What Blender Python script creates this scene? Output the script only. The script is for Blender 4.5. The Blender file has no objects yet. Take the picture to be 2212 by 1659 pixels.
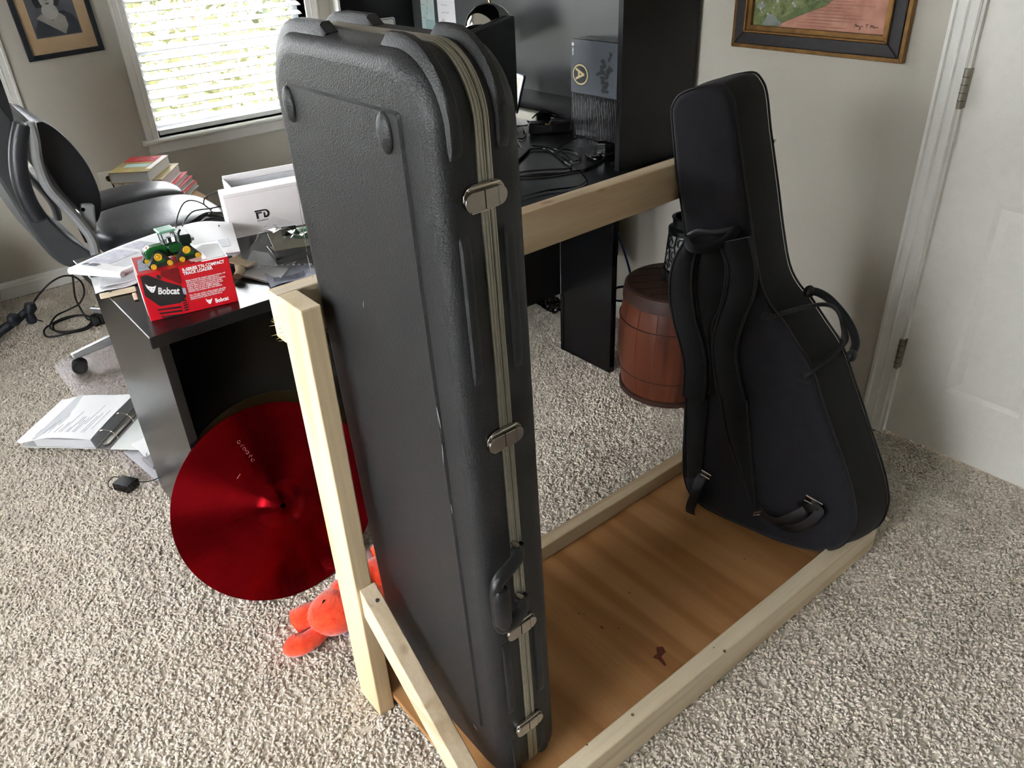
import bpy, bmesh, math, random
from mathutils import Vector, Matrix
random.seed(11)
SC = bpy.context.scene
COL = SC.collection
PI = math.pi

# ------------------------------------------------------------------ camera
CAM_POS = Vector((0.0, 0.0, 1.52))
FPX = 1703.64
PITCH, ROLL, YAW = 0.54169378, -0.0480611, 0.66886566
_fw = Vector((math.cos(PITCH)*math.sin(YAW), math.cos(PITCH)*math.cos(YAW), -math.sin(PITCH)))
_rt = Vector((math.cos(YAW), -math.sin(YAW), 0.0))
_up = _rt.cross(_fw)
RIGHT = math.cos(ROLL)*_rt + math.sin(ROLL)*_up
UP = -math.sin(ROLL)*_rt + math.cos(ROLL)*_up
cam_data = bpy.data.cameras.new('camera')
cam_data.sensor_fit = 'HORIZONTAL'
cam_data.sensor_width = 36.0
cam_data.lens = 36.0*FPX/2212.0
cam_data.clip_start = 0.02
cam_data.clip_end = 200
cam = bpy.data.objects.new('camera', cam_data)
COL.objects.link(cam)
cam.matrix_world = Matrix(((RIGHT.x, UP.x, -_fw.x, 0), (RIGHT.y, UP.y, -_fw.y, 0), (RIGHT.z, UP.z, -_fw.z, CAM_POS.z), (0, 0, 0, 1)))
SC.camera = cam

# ------------------------------------------------------------------ world and exposure
SC.view_settings.view_transform = 'Standard'
SC.view_settings.look = 'None'
SC.view_settings.gamma = 1.0
SC.view_settings.use_curve_mapping = False
SC.view_settings.exposure = 1.85
world = bpy.data.worlds.new('sky')
SC.world = world
world.use_nodes = True
wn = world.node_tree.nodes
wl = world.node_tree.links
bg = wn['Background']
bg.inputs['Color'].default_value = (0.95, 0.975, 1.0, 1.0)
bg.inputs['Strength'].default_value = 7.0

# room shell: window wall y = YB, painting wall x = XR
XR, YB, XL, YF, ZC = 2.259, 4.294, -1.65, -2.2, 2.55
# openings: (x0, x1, z0, z1) in the window wall and (y0, y1, z0, z1) in the left wall
WIN1 = (1.195, 2.107, 0.60, 2.08)
WIN2 = (-0.33, 0.58, 0.60, 2.08)
WIN3 = (0.00, 1.85, 0.55, 2.10)
WIN4 = (-1.40, -0.60, 0.60, 2.08)

def portal(name, loc, rot, sx, sy):
    l = bpy.data.lights.new(name, 'AREA')
    l.shape = 'RECTANGLE'
    l.size = sx
    l.size_y = sy
    l.cycles.is_portal = True
    o = bpy.data.objects.new(name, l)
    o.location = loc
    o.rotation_euler = rot
    COL.objects.link(o)
for nm, w in (('window_portal', WIN1), ('window_portal', WIN2), ('window_portal', WIN4)):
    portal(nm, ((w[0]+w[1])/2, YB+0.16, (w[2]+w[3])/2), (-PI/2, 0, 0), w[1]-w[0], w[3]-w[2])
for w in (WIN3,):
    portal('window_portal', (XL-0.16, (w[0]+w[1])/2, (w[2]+w[3])/2), (0, -PI/2, 0), w[3]-w[2], w[1]-w[0])

# ------------------------------------------------------------------ geometry of the photograph's rays (real points on real planes)
def ray(u, v):
    return RIGHT*((u-1106.0)/FPX) - UP*((v-829.5)/FPX) + _fw
def onz(u, v, z):
    d = ray(u, v)
    return CAM_POS + d*((z-CAM_POS.z)/d.z)
def onx(u, v, x):
    d = ray(u, v)
    return CAM_POS + d*(x/d.x)
def ony(u, v, y):
    d = ray(u, v)
    return CAM_POS + d*(y/d.y)
def onp(u, v, p0, n):
    d = ray(u, v)
    return CAM_POS + d*((Vector(p0)-CAM_POS).dot(n)/d.dot(n))

# ------------------------------------------------------------------ materials
def lin(c):
    r = []
    for k in c:
        k = k/255.0
        r.append(k/12.92 if k <= 0.04045 else ((k+0.055)/1.055)**2.4)
    return (r[0], r[1], r[2], 1.0)
MATS = {}
def mat(name, col, rough=0.5, metal=0.0, spec=0.5, var=0.0, vscale=15.0, bump=0.0, bscale=150.0, coat=0.0, detail=4.0, col2=None, trans=0.0, alpha=1.0, ior=1.45, sheen=0.0):
    if name in MATS:
        return MATS[name]
    m = bpy.data.materials.new(name)
    m.use_nodes = True
    nt = m.node_tree
    b = nt.nodes['Principled BSDF']
    b.inputs['Roughness'].default_value = rough
    b.inputs['Metallic'].default_value = metal
    b.inputs['Specular IOR Level'].default_value = spec
    b.inputs['Coat Weight'].default_value = coat
    b.inputs['Transmission Weight'].default_value = trans
    b.inputs['Alpha'].default_value = alpha
    b.inputs['IOR'].default_value = ior
    b.inputs['Sheen Weight'].default_value = sheen
    tc = nt.nodes.new('ShaderNodeTexCoord')
    c1 = lin(col)
    n = nt.nodes.new('ShaderNodeTexNoise')
    n.inputs['Scale'].default_value = vscale
    n.inputs['Detail'].default_value = detail
    nt.links.new(tc.outputs['Object'], n.inputs['Vector'])
    r = nt.nodes.new('ShaderNodeValToRGB')
    if col2 is None:
        k = max(var, 0.02)
        lo = tuple(max(0, x*(1-k)) for x in c1[:3])+(1,)
        hi = tuple(min(1, x*(1+k)) for x in c1[:3])+(1,)
    else:
        lo, hi = c1, lin(col2)
    r.color_ramp.elements[0].position = 0.3
    r.color_ramp.elements[1].position = 0.7
    r.color_ramp.elements[0].color = lo
    r.color_ramp.elements[1].color = hi
    nt.links.new(n.outputs['Fac'], r.inputs['Fac'])
    nt.links.new(r.outputs['Color'], b.inputs['Base Color'])
    if bump > 0:
        n2 = nt.nodes.new('ShaderNodeTexNoise')
        n2.inputs['Scale'].default_value = bscale
        n2.inputs['Detail'].default_value = 3
        nt.links.new(tc.outputs['Object'], n2.inputs['Vector'])
        bp = nt.nodes.new('ShaderNodeBump')
        bp.inputs['Strength'].default_value = bump
        bp.inputs['Distance'].default_value = 0.002
        nt.links.new(n2.outputs['Fac'], bp.inputs['Height'])
        nt.links.new(bp.outputs['Normal'], b.inputs['Normal'])
    MATS[name] = m
    return m

def wood(name, light, mid, dark, axis, rough=0.6, grain=1.0, seed=0.0, knots=True, bands=9.0, dist=2.2):
    """Lumber: stretched wave bands along axis, fine fibres and a few knots."""
    m = bpy.data.materials.new(name)
    m.use_nodes = True
    nt = m.node_tree
    b = nt.nodes['Principled BSDF']
    b.inputs['Roughness'].default_value = rough
    b.inputs['Specular IOR Level'].default_value = 0.3
    tc = nt.nodes.new('ShaderNodeTexCoord')
    mp = nt.nodes.new('ShaderNodeMapping')
    sc = [1.0, 1.0, 1.0]
    sc['xyz'.index(axis)] = 0.06
    mp.inputs['Scale'].default_value = [s*grain for s in sc]
    mp.inputs['Location'].default_value = (seed, seed*1.7, seed*0.6)
    nt.links.new(tc.outputs['Object'], mp.inputs['Vector'])
    nz = nt.nodes.new('ShaderNodeTexNoise')
    nz.inputs['Scale'].default_value = bands
    nz.inputs['Detail'].default_value = 2.0
    nz.inputs['Distortion'].default_value = 0.6
    nt.links.new(mp.outputs['Vector'], nz.inputs['Vector'])
    # rings: sine of the low-frequency field
    mu = nt.nodes.new('ShaderNodeMath')
    mu.operation = 'MULTIPLY'
    mu.inputs[1].default_value = 9.0*dist
    nt.links.new(nz.outputs['Fac'], mu.inputs[0])
    sn = nt.nodes.new('ShaderNodeMath')
    sn.operation = 'SINE'
    nt.links.new(mu.outputs[0], sn.inputs[0])
    ma = nt.nodes.new('ShaderNodeMapRange')
    ma.inputs['From Min'].default_value = -1
    ma.inputs['From Max'].default_value = 1
    nt.links.new(sn.outputs[0], ma.inputs['Value'])
    rp = nt.nodes.new('ShaderNodeValToRGB')
    rp.color_ramp.elements[0].position = 0.0
    rp.color_ramp.elements[0].color = lin(light)
    rp.color_ramp.elements[1].position = 1.0
    rp.color_ramp.elements[1].color = lin(dark)
    e = rp.color_ramp.elements.new(0.6)
    e.color = lin(mid)
    nt.links.new(ma.outputs['Result'], rp.inputs['Fac'])
    # fibres
    mp2 = nt.nodes.new('ShaderNodeMapping')
    sc2 = [160.0, 160.0, 160.0]
    sc2['xyz'.index(axis)] = 5.0
    mp2.inputs['Scale'].default_value = sc2
    nt.links.new(tc.outputs['Object'], mp2.inputs['Vector'])
    n3 = nt.nodes.new('ShaderNodeTexNoise')
    n3.inputs['Scale'].default_value = 1.0
    n3.inputs['Detail'].default_value = 3.0
    nt.links.new(mp2.outputs['Vector'], n3.inputs['Vector'])
    mx = nt.nodes.new('ShaderNodeMix')
    mx.data_type = 'RGBA'
    mx.blend_type = 'MULTIPLY'
    mx.inputs['Factor'].default_value = 0.35
    nt.links.new(rp.outputs['Color'], mx.inputs['A'])
    nt.links.new(n3.outputs['Color'], mx.inputs['B'])
    g = nt.nodes.new('ShaderNodeRGBToBW')
    nt.links.new(n3.outputs['Color'], g.inputs['Color'])
    mr = nt.nodes.new('ShaderNodeMapRange')
    mr.inputs['From Min'].default_value = 0.3
    mr.inputs['From Max'].default_value = 0.7
    mr.inputs['To Min'].default_value = 0.72
    mr.inputs['To Max'].default_value = 1.12
    nt.links.new(g.outputs['Val'], mr.inputs['Value'])
    nt.links.new(mr.outputs['Result'], mx.inputs['B'])
    last = mx.outputs['Result']
    if knots:
        vo = nt.nodes.new('ShaderNodeTexVoronoi')
        mp3 = nt.nodes.new('ShaderNodeMapping')
        s3 = [9.0, 9.0, 9.0]
        s3['xyz'.index(axis)] = 4.5
        mp3.inputs['Scale'].default_value = s3
        mp3.inputs['Location'].default_value = (seed*3.1+0.4, seed*2.3, seed*1.9)
        nt.links.new(tc.outputs['Object'], mp3.inputs['Vector'])
        nt.links.new(mp3.outputs['Vector'], vo.inputs['Vector'])
        vo.inputs['Scale'].default_value = 1.0
        kr = nt.nodes.new('ShaderNodeValToRGB')
        kr.color_ramp.elements[0].position = 0.05
        kr.color_ramp.elements[0].color = (1, 1, 1, 1)
        kr.color_ramp.elements[1].position = 0.13
        kr.color_ramp.elements[1].color = (0, 0, 0, 1)
        nt.links.new(vo.outputs['Distance'], kr.inputs['Fac'])
        mk = nt.nodes.new('ShaderNodeMix')
        mk.data_type = 'RGBA'
        nt.links.new(kr.outputs['Color'], mk.inputs['Factor'])
        nt.links.new(last, mk.inputs['A'])
        mk.inputs['B'].default_value = lin((142, 104, 66))
        last = mk.outputs['Result']
    nt.links.new(last, b.inputs['Base Color'])
    bp = nt.nodes.new('ShaderNodeBump')
    bp.inputs['Strength'].default_value = 0.25
    bp.inputs['Distance'].default_value = 0.001
    nt.links.new(n3.outputs['Fac'], bp.inputs['Height'])
    nt.links.new(bp.outputs['Normal'], b.inputs['Normal'])
    MATS[name] = m
    return m

# ------------------------------------------------------------------ mesh helpers
class MB:
    def __init__(self):
        self.v = []
        self.f = []
    def add(self, vs, fs):
        o = len(self.v)
        self.v += [Vector(p) for p in vs]
        self.f += [tuple(i+o for i in f) for f in fs]
        return self
    def box(self, x0, x1, y0, y1, z0, z1):
        return self.add([(x0, y0, z0), (x1, y0, z0), (x1, y1, z0), (x0, y1, z0), (x0, y0, z1), (x1, y0, z1), (x1, y1, z1), (x0, y1, z1)],
                        [(3, 2, 1, 0), (4, 5, 6, 7), (0, 1, 5, 4), (1, 2, 6, 5), (2, 3, 7, 6), (3, 0, 4, 7)])
    def hexa(self, b4, t4):
        """bottom quad (counter-clockwise from above) and top quad"""
        return self.add(list(b4)+list(t4), [(3, 2, 1, 0), (4, 5, 6, 7), (0, 1, 5, 4), (1, 2, 6, 5), (2, 3, 7, 6), (3, 0, 4, 7)])
    def obox(self, c, ax, ay, az):
        c, ax, ay, az = Vector(c), Vector(ax), Vector(ay), Vector(az)
        if ax.cross(ay).dot(az) < 0:
            ax = -ax
        return self.hexa([c-ax-ay-az, c+ax-ay-az, c+ax+ay-az, c-ax+ay-az], [c-ax-ay+az, c+ax-ay+az, c+ax+ay+az, c-ax+ay+az])
    def prism(self, poly, o, ex, ey, ez, depth, poly2=None):
        """polygon (2-D) in frame o, ex, ey extruded by depth along ez"""
        o, ex, ey, ez = Vector(o), Vector(ex), Vector(ey), Vector(ez)
        p2 = poly2 or poly
        n = len(poly)
        a = [o+ex*p[0]+ey*p[1] for p in poly]
        b = [o+ex*p[0]+ey*p[1]+ez*depth for p in p2]
        area = sum(poly[i][0]*poly[(i+1) % n][1]-poly[(i+1) % n][0]*poly[i][1] for i in range(n))
        flip = (area > 0) == (ex.cross(ey).dot(ez)*depth > 0)
        fs = [tuple(range(n)), tuple(range(n, 2*n))[::-1]]
        fs += [(i, i+n, (i+1) % n+n, (i+1) % n) for i in range(n)]
        if flip:
            fs = [f[::-1] for f in fs]
        return self.add(a+b, fs)
    def cyl(self, p0, p1, r0, r1=None, n=16, cap=True):
        p0, p1 = Vector(p0), Vector(p1)
        r1 = r0 if r1 is None else r1
        return self.tube([p0, p1], [r0, r1], n, cap=cap)
    def tube(self, pts, r, n=8, closed=False, cap=True, flat=1.0, up=None):
        pts = [Vector(p) for p in pts]
        m = len(pts)
        rs = r if isinstance(r, (list, tuple)) else [r]*m
        tang = []
        for i in range(m):
            if closed:
                t = pts[(i+1) % m]-pts[i-1]
            else:
                t = pts[min(i+1, m-1)]-pts[max(i-1, 0)]
            tang.append(t.normalized() if t.length > 1e-9 else Vector((0, 0, 1)))
        a = Vector(up) if up else (Vector((0, 0, 1)) if abs(tang[0].z) < 0.9 else Vector((1, 0, 0)))
        nrm = (a-tang[0]*a.dot(tang[0])).normalized()
        vs = []
        for i in range(m):
            if up:
                a = Vector(up)
                q = a-tang[i]*a.dot(tang[i])
                if q.length > 1e-6:
                    nrm = q.normalized()
            else:
                nrm = (nrm-tang[i]*nrm.dot(tang[i])).normalized()
            bn = tang[i].cross(nrm)
            for k in range(n):
                an = 2*PI*k/n
                vs.append(pts[i]+nrm*(math.cos(an)*rs[i]*flat)+bn*(math.sin(an)*rs[i]))
        fs = []
        for i in range(m if closed else m-1):
            j = (i+1) % m
            for k in range(n):
                fs.append((i*n+k, i*n+(k+1) % n, j*n+(k+1) % n, j*n+k))
        if cap and not closed:
            fs.append(tuple(range(n))[::-1])
            fs.append(tuple(range((m-1)*n, m*n)))
        return self.add(vs, fs)
    def lathe(self, prof, o=(0, 0, 0), ez=(0, 0, 1), n=32, ex=None):
        o, ez = Vector(o), Vector(ez).normalized()
        ex = Vector(ex) if ex else (Vector((1, 0, 0)) if abs(ez.x) < 0.9 else Vector((0, 1, 0)))
        ex = (ex-ez*ex.dot(ez)).normalized()
        ey = ez.cross(ex)
        vs = []
        for r, z in prof:
            for k in range(n):
                a = 2*PI*k/n
                vs.append(o+ez*z+ex*(r*math.cos(a))+ey*(r*math.sin(a)))
        fs = []
        for i in range(len(prof)-1):
            for k in range(n):
                fs.append((i*n+k, i*n+(k+1) % n, (i+1)*n+(k+1) % n, (i+1)*n+k))
        fs.append(tuple(range(n))[::-1])
        fs.append(tuple(range((len(prof)-1)*n, len(prof)*n)))
        return self.add(vs, fs)
    def ell(self, c, ax, ay, az, nu=20, nv=12):
        c, ax, ay, az = Vector(c), Vector(ax), Vector(ay), Vector(az)
        if ax.cross(ay).dot(az) < 0:
            ax = -ax
        vs = [c-az]
        for j in range(1, nv):
            t = PI*j/nv
            for i in range(nu):
                p = 2*PI*i/nu
                vs.append(c+ax*(math.sin(t)*math.cos(p))+ay*(math.sin(t)*math.sin(p))-az*math.cos(t))
        vs.append(c+az)
        fs = [(0, 1+(i+1) % nu, 1+i) for i in range(nu)]
        for j in range(nv-2):
            for i in range(nu):
                fs.append((1+j*nu+i, 1+j*nu+(i+1) % nu, 1+(j+1)*nu+(i+1) % nu, 1+(j+1)*nu+i))
        l = len(vs)-1
        fs += [(l, 1+(nv-2)*nu+i, 1+(nv-2)*nu+(i+1) % nu) for i in range(nu)]
        return self.add(vs, fs)
    def sheet(self, fn, nu, nv, thick=0.0, nrm=(0, 0, 1)):
        """surface fn(u, v) with u, v in 0..1, given a thickness"""
        g = [[Vector(fn(i/nu, j/nv)) for i in range(nu+1)] for j in range(nv+1)]
        w = nu+1
        vs = [p for row in g for p in row]
        fs = [(j*w+i, j*w+i+1, (j+1)*w+i+1, (j+1)*w+i) for j in range(nv) for i in range(nu)]
        if thick:
            n = Vector(nrm)*thick
            k = len(vs)
            vs2 = [p-n for p in vs]
            fs2 = [tuple(q+k for q in f[::-1]) for f in fs]
            rim = [i for i in range(w)]+[j*w+nu for j in range(1, nv+1)]+[nv*w+i for i in range(nu-1, -1, -1)]+[j*w for j in range(nv-1, 0, -1)]
            fs3 = [(rim[q], rim[q]+k, rim[(q+1) % len(rim)]+k, rim[(q+1) % len(rim)]) for q in range(len(rim))]
            return self.add(vs+vs2, fs+fs2+fs3)
        return self.add(vs, fs)

ROOTM = {}
def thing(name, label, cat, loc=(0, 0, 0), group=None):
    o = bpy.data.objects.new(name, None)
    o.empty_display_size = 0.05
    COL.objects.link(o)
    o.location = loc
    o['label'] = label
    o['category'] = cat
    if group:
        o['group'] = group
    ROOTM[o] = Vector(loc)
    return o
def root_off(p):
    while p.parent:
        p = p.parent
    return ROOTM.get(p, Vector((0, 0, 0)))
def obj(name, mb, m, parent=None, smooth=None, bevel=0.0, seg=2, sub=0, angle=40, kind=None, label=None, cat=None, group=None):
    """one mesh object from world coordinates; children are stored relative to their thing's base"""
    me = bpy.data.meshes.new(name)
    off = root_off(parent) if parent else Vector((0, 0, 0))
    me.from_pydata([tuple(p-off) for p in mb.v], [], mb.f)
    me.update()
    mm = MATS[m] if isinstance(m, str) else m
    me.materials.append(mm)
    o = bpy.data.objects.new(name, me)
    COL.objects.link(o)
    if parent:
        o.parent = parent
    if smooth or (smooth is None and (bevel or sub)):
        me.shade_smooth()
        if not bevel and not sub:
            me.set_sharp_from_angle(angle=math.radians(angle))
    if bevel:
        bm = o.modifiers.new('bevel', 'BEVEL')
        bm.width = bevel
        bm.segments = seg
        bm.limit_method = 'ANGLE'
        bm.angle_limit = math.radians(angle)
        bm.use_clamp_overlap = True
        bm.harden_normals = True
    if sub:
        s = o.modifiers.new('sub', 'SUBSURF')
        s.levels = sub
        s.render_levels = sub
    if kind:
        o['kind'] = kind
    if label:
        o['label'] = label
    if cat:
        o['category'] = cat
        ROOTM.setdefault(o, Vector((0, 0, 0)))
    if group:
        o['group'] = group
    return o
def bx(name, m, parent, x0, x1, y0, y1, z0, z1, bevel=0.0, **k):
    return obj(name, MB().box(x0, x1, y0, y1, z0, z1), m, parent, bevel=bevel, **k)
def struct(name, mb, m, parent=None, **k):
    return obj(name, mb, m, parent, kind=None if parent else 'structure', **k)
def smoothpath(pts, n=8, closed=False):
    """Catmull-Rom through the points"""
    P = [Vector(p) for p in pts]
    m = len(P)
    out = []
    rng = range(m) if closed else range(m-1)
    for i in rng:
        if closed:
            a, b, c, d = P[i-1], P[i], P[(i+1) % m], P[(i+2) % m]
        else:
            a, b, c, d = P[max(i-1, 0)], P[i], P[i+1], P[min(i+2, m-1)]
        for k in range(n):
            t = k/n
            out.append(0.5*((2*b)+(c-a)*t+(2*a-5*b+4*c-d)*t*t+(3*b-a-3*c+d)*t**3))
    if not closed:
        out.append(P[-1])
    return out
def text_mesh(name, body, m, parent, o, ex, ey, size, depth=0.0004, align='LEFT', width=1.0, bold=0.0, spacing=1.0, line=1.0):
    """lettering as a thin mesh lying in the plane o, ex, ey"""
    cu = bpy.data.curves.new(name, 'FONT')
    cu.body = body
    cu.size = size
    cu.align_x = align
    cu.extrude = depth
    cu.offset = bold
    cu.space_character = spacing
    cu.space_line = line
    cu.resolution_u = 3
    t = bpy.data.objects.new(name, cu)
    COL.objects.link(t)
    dg = bpy.context.evaluated_depsgraph_get()
    me = bpy.data.meshes.new_from_object(t.evaluated_get(dg))
    bpy.data.objects.remove(t)
    bpy.data.curves.remove(cu)
    o, ex, ey = Vector(o), Vector(ex).normalized(), Vector(ey).normalized()
    ez = ex.cross(ey)
    off = root_off(parent)
    for v in me.vertices:
        c = v.co
        v.co = o-off+ex*(c.x*width)+ey*c.y+ez*c.z
    me.materials.clear()
    me.materials.append(MATS[m] if isinstance(m, str) else m)
    ob = bpy.data.objects.new(name, me)
    COL.objects.link(ob)
    ob.parent = parent
    return ob

# ------------------------------------------------------------------ common materials
mat('wall_paint', (196, 191, 180), rough=0.85, var=0.03, vscale=3, bump=0.06, bscale=400)
mat('ceiling_paint', (235, 234, 230), rough=0.9, bump=0.05)
mat('trim_white', (232, 231, 226), rough=0.35, var=0.01, bump=0.03, bscale=60)
mat('door_white', (234, 232, 225), rough=0.4, var=0.015, vscale=40, bump=0.08, bscale=120)
mat('black_laminate', (17, 17, 19), rough=0.40, var=0.12, vscale=90, bump=0.03, bscale=500, spec=0.35)
mat('desk_laminate', (20, 20, 22), rough=0.24, var=0.12, vscale=90, bump=0.02, bscale=500)
mat('black_plastic', (20, 21, 23), rough=0.42, var=0.1, vscale=60)
mat('black_gloss', (12, 12, 13), rough=0.14, var=0.05)
mat('dark_rubber', (28, 28, 30), rough=0.7, var=0.1)
mat('steel', (190, 188, 182), rough=0.22, metal=1.0, var=0.05, vscale=80)
mat('chrome', (210, 206, 198), rough=0.1, metal=1.0, var=0.03)
mat('brushed_steel', (168, 164, 156), rough=0.38, metal=1.0, var=0.08, vscale=120)
mat('paper_white', (238, 238, 240), rough=0.75, var=0.015, vscale=8)
mat('paper_grey', (205, 207, 212), rough=0.75, var=0.03, vscale=12)
mat('print_grey', (150, 154, 168), rough=0.8, var=0.2, vscale=60)
mat('ink_black', (30, 30, 34), rough=0.6)
mat('card_white', (240, 236, 236), rough=0.5, var=0.015, vscale=6)
mat('manila', (205, 190, 160), rough=0.7, var=0.06, vscale=15)

# ------------------------------------------------------------------ structure
def wall_with_holes(axis, at, out, lo, hi, holes, thick=0.15):
    mb = MB()
    def b(a0, a1, z0, z1):
        if a1-a0 < 1e-4 or z1-z0 < 1e-4:
            return
        if axis == 'y':
            mb.box(a0, a1, min(at, at+out*thick), max(at, at+out*thick), z0, z1)
        else:
            mb.box(min(at, at+out*thick), max(at, at+out*thick), a0, a1, z0, z1)
    cur = lo
    for h in sorted(holes):
        b(cur, h[0], 0, ZC)
        b(h[0], h[1], 0, h[2])
        b(h[0], h[1], h[3], ZC)
        cur = h[1]
    b(cur, hi, 0, ZC)
    return mb
struct('wall_back', wall_with_holes('y', YB, 1, XL-0.15, XR+0.15, [WIN1, WIN2, WIN4]), 'wall_paint')
struct('wall_left', wall_with_holes('x', XL, -1, YF, YB, [WIN3]), 'wall_paint')
DOOR_Y1 = 0.903          # hinge side of the door on the painting wall
DOOR_Y0 = 0.09
struct('wall_right', wall_with_holes('x', XR, 1, YF, YB, [(DOOR_Y0-0.02, DOOR_Y1+0.02, 0, 2.06)]), 'wall_paint')
struct('wall_front', MB().box(XL-0.15, XR+0.15, YF-0.15, YF, 0, ZC), 'wall_paint')
struct('ceiling', MB().box(XL-0.15, XR+0.15, YF-0.15, YB+0.15, ZC, ZC+0.1), 'ceiling_paint')
# carpet: a backing slab and tufts of twisted pile
def carpet_mat():
    m = bpy.data.materials.new('carpet_pile')
    m.use_nodes = True
    nt = m.node_tree
    b = nt.nodes['Principled BSDF']
    b.inputs['Roughness'].default_value = 0.95
    b.inputs['Specular IOR Level'].default_value = 0.1
    b.inputs['Sheen Weight'].default_value = 0.15
    tc = nt.nodes.new('ShaderNodeTexCoord')
    ge = nt.nodes.new('ShaderNodeNewGeometry')
    n = nt.nodes.new('ShaderNodeTexNoise')
    n.inputs['Scale'].default_value = 7.0
    n.inputs['Detail'].default_value = 3
    nt.links.new(ge.outputs['Position'], n.inputs['Vector'])
    r = nt.nodes.new('ShaderNodeValToRGB')
    r.color_ramp.elements[0].position = 0.3
    r.color_ramp.elements[1].position = 0.7
    r.color_ramp.elements[0].color = lin((206, 195, 182))
    r.color_ramp.elements[1].color = lin((226, 216, 203))
    nt.links.new(n.outputs['Fac'], r.inputs['Fac'])
    n2 = nt.nodes.new('ShaderNodeTexNoise')
    n2.inputs['Scale'].default_value = 190.0
    n2.inputs['Detail'].default_value = 1
    nt.links.new(ge.outputs['Position'], n2.inputs['Vector'])
    mr = nt.nodes.new('ShaderNodeMapRange')
    mr.inputs['From Min'].default_value = 0.3
    mr.inputs['From Max'].default_value = 0.7
    mr.inputs['To Min'].default_value = 0.82
    mr.inputs['To Max'].default_value = 1.12
    nt.links.new(n2.outputs['Fac'], mr.inputs['Value'])
    mx = nt.nodes.new('ShaderNodeMix')
    mx.data_type = 'RGBA'
    mx.blend_type = 'MULTIPLY'
    mx.inputs['Factor'].default_value = 1.0
    nt.links.new(r.outputs['Color'], mx.inputs['A'])
    nt.links.new(mr.outputs['Result'], mx.inputs['B'])
    nt.links.new(mx.outputs['Result'], b.inputs['Base Color'])
    MATS['carpet_pile'] = m
    return m
carpet_mat()
mat('carpet_backing', (150, 142, 134), rough=0.95, spec=0.1, var=0.15, vscale=60, bump=0.4, bscale=220)
struct('floor', MB().box(XL-0.15, XR+1.3, YF-0.15, YB+0.15, -0.12, -0.007), 'carpet_backing')

def carpet_pile():
    """tufts scattered on the visible floor by geometry nodes"""
    tm = MB()
    # one bent tuft: a flattened short yarn, eight faces
    pts = [(0, 0, -0.004), (0.0008, 0.0003, 0.000), (0.0040, 0.0010, 0.0032), (0.0085, 0.0014, 0.0036)]
    tm.tube(pts, [0.0026, 0.0030, 0.0028, 0.0010], 5)
    me = bpy.data.meshes.new('tuft')
    me.from_pydata([tuple(p) for p in tm.v], [], tm.f)
    me.shade_smooth()
    me.materials.append(MATS['carpet_pile'])
    tuft = bpy.data.objects.new('tuft', me)
    poly = [(-0.9, 2.9), (-0.3, 1.0), (0.28, 0.22), (1.2, 0.1), (2.4, -0.25), (2.40, 0.90), (2.24, 0.93), (2.24, 2.6), (1.6, 2.7), (0.95, 3.2), (0.85, 4.275), (-0.75, 4.275)]
    fm = bpy.data.meshes.new('carpet')
    fm.from_pydata([(x, y, -0.006) for x, y in poly], [], [tuple(range(len(poly)))])
    fm.materials.append(MATS['carpet_pile'])
    o = bpy.data.objects.new('carpet_pile', fm)
    COL.objects.link(o)
    o['kind'] = 'stuff'
    o['label'] = 'short twisted grey beige carpet pile covering the floor'
    o['category'] = 'carpet'
    ng = bpy.data.node_groups.new('pile', 'GeometryNodeTree')
    ng.interface.new_socket('Geometry', in_out='INPUT', socket_type='NodeSocketGeometry')
    ng.interface.new_socket('Geometry', in_out='OUTPUT', socket_type='NodeSocketGeometry')
    N, L = ng.nodes, ng.links
    gi, go = N.new('NodeGroupInput'), N.new('NodeGroupOutput')
    di = N.new('GeometryNodeDistributePointsOnFaces')
    di.inputs['Density'].default_value = 24000
    di.inputs['Seed'].default_value = 3
    ins = N.new('GeometryNodeInstanceOnPoints')
    oi = N.new('GeometryNodeObjectInfo')
    oi.inputs['Object'].default_value = tuft
    rv = N.new('FunctionNodeRandomValue')
    rv.data_type = 'FLOAT_VECTOR'
    rv.inputs[0].default_value = (-0.45, -0.45, 0)
    rv.inputs[1].default_value = (0.45, 0.45, 6.2832)
    sv = N.new('FunctionNodeRandomValue')
    sv.data_type = 'FLOAT'
    sv.inputs[2].default_value = 0.75
    sv.inputs[3].default_value = 1.35
    L.new(gi.outputs[0], di.inputs['Mesh'])
    L.new(di.outputs['Points'], ins.inputs['Points'])
    L.new(oi.outputs['Geometry'], ins.inputs['Instance'])
    L.new(rv.outputs[0], ins.inputs['Rotation'])
    L.new(sv.outputs[1], ins.inputs['Scale'])
    jn = N.new('GeometryNodeJoinGeometry')
    L.new(ins.outputs['Instances'], jn.inputs[0])
    L.new(gi.outputs[0], jn.inputs[0])
    L.new(jn.outputs[0], go.inputs[0])
    md = o.modifiers.new('pile', 'NODES')
    md.node_group = ng
carpet_pile()

# baseboards (a cap bead over a flat board)
def baseboard(name, p0, p1, inward):
    p0, p1, n = Vector(p0), Vector(p1), Vector(inward)
    d = (p1-p0)
    L = d.length
    d.normalize()
    prof = [(0, 0), (0.014, 0), (0.014, 0.058), (0.010, 0.064), (0.010, 0.070), (0.006, 0.076), (0.004, 0.082), (0, 0.082)]
    struct(name, MB().prism(prof, p0, n, (0, 0, 1), d, L), 'trim_white')
baseboard('baseboard_back', (XL, YB, 0), (XR, YB, 0), (0, -1, 0))
baseboard('baseboard_right', (XR, DOOR_Y1+0.10, 0), (XR, YB, 0), (-1, 0, 0))
baseboard('baseboard_left', (XL, YF, 0), (XL, YB, 0), (1, 0, 0))

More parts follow.
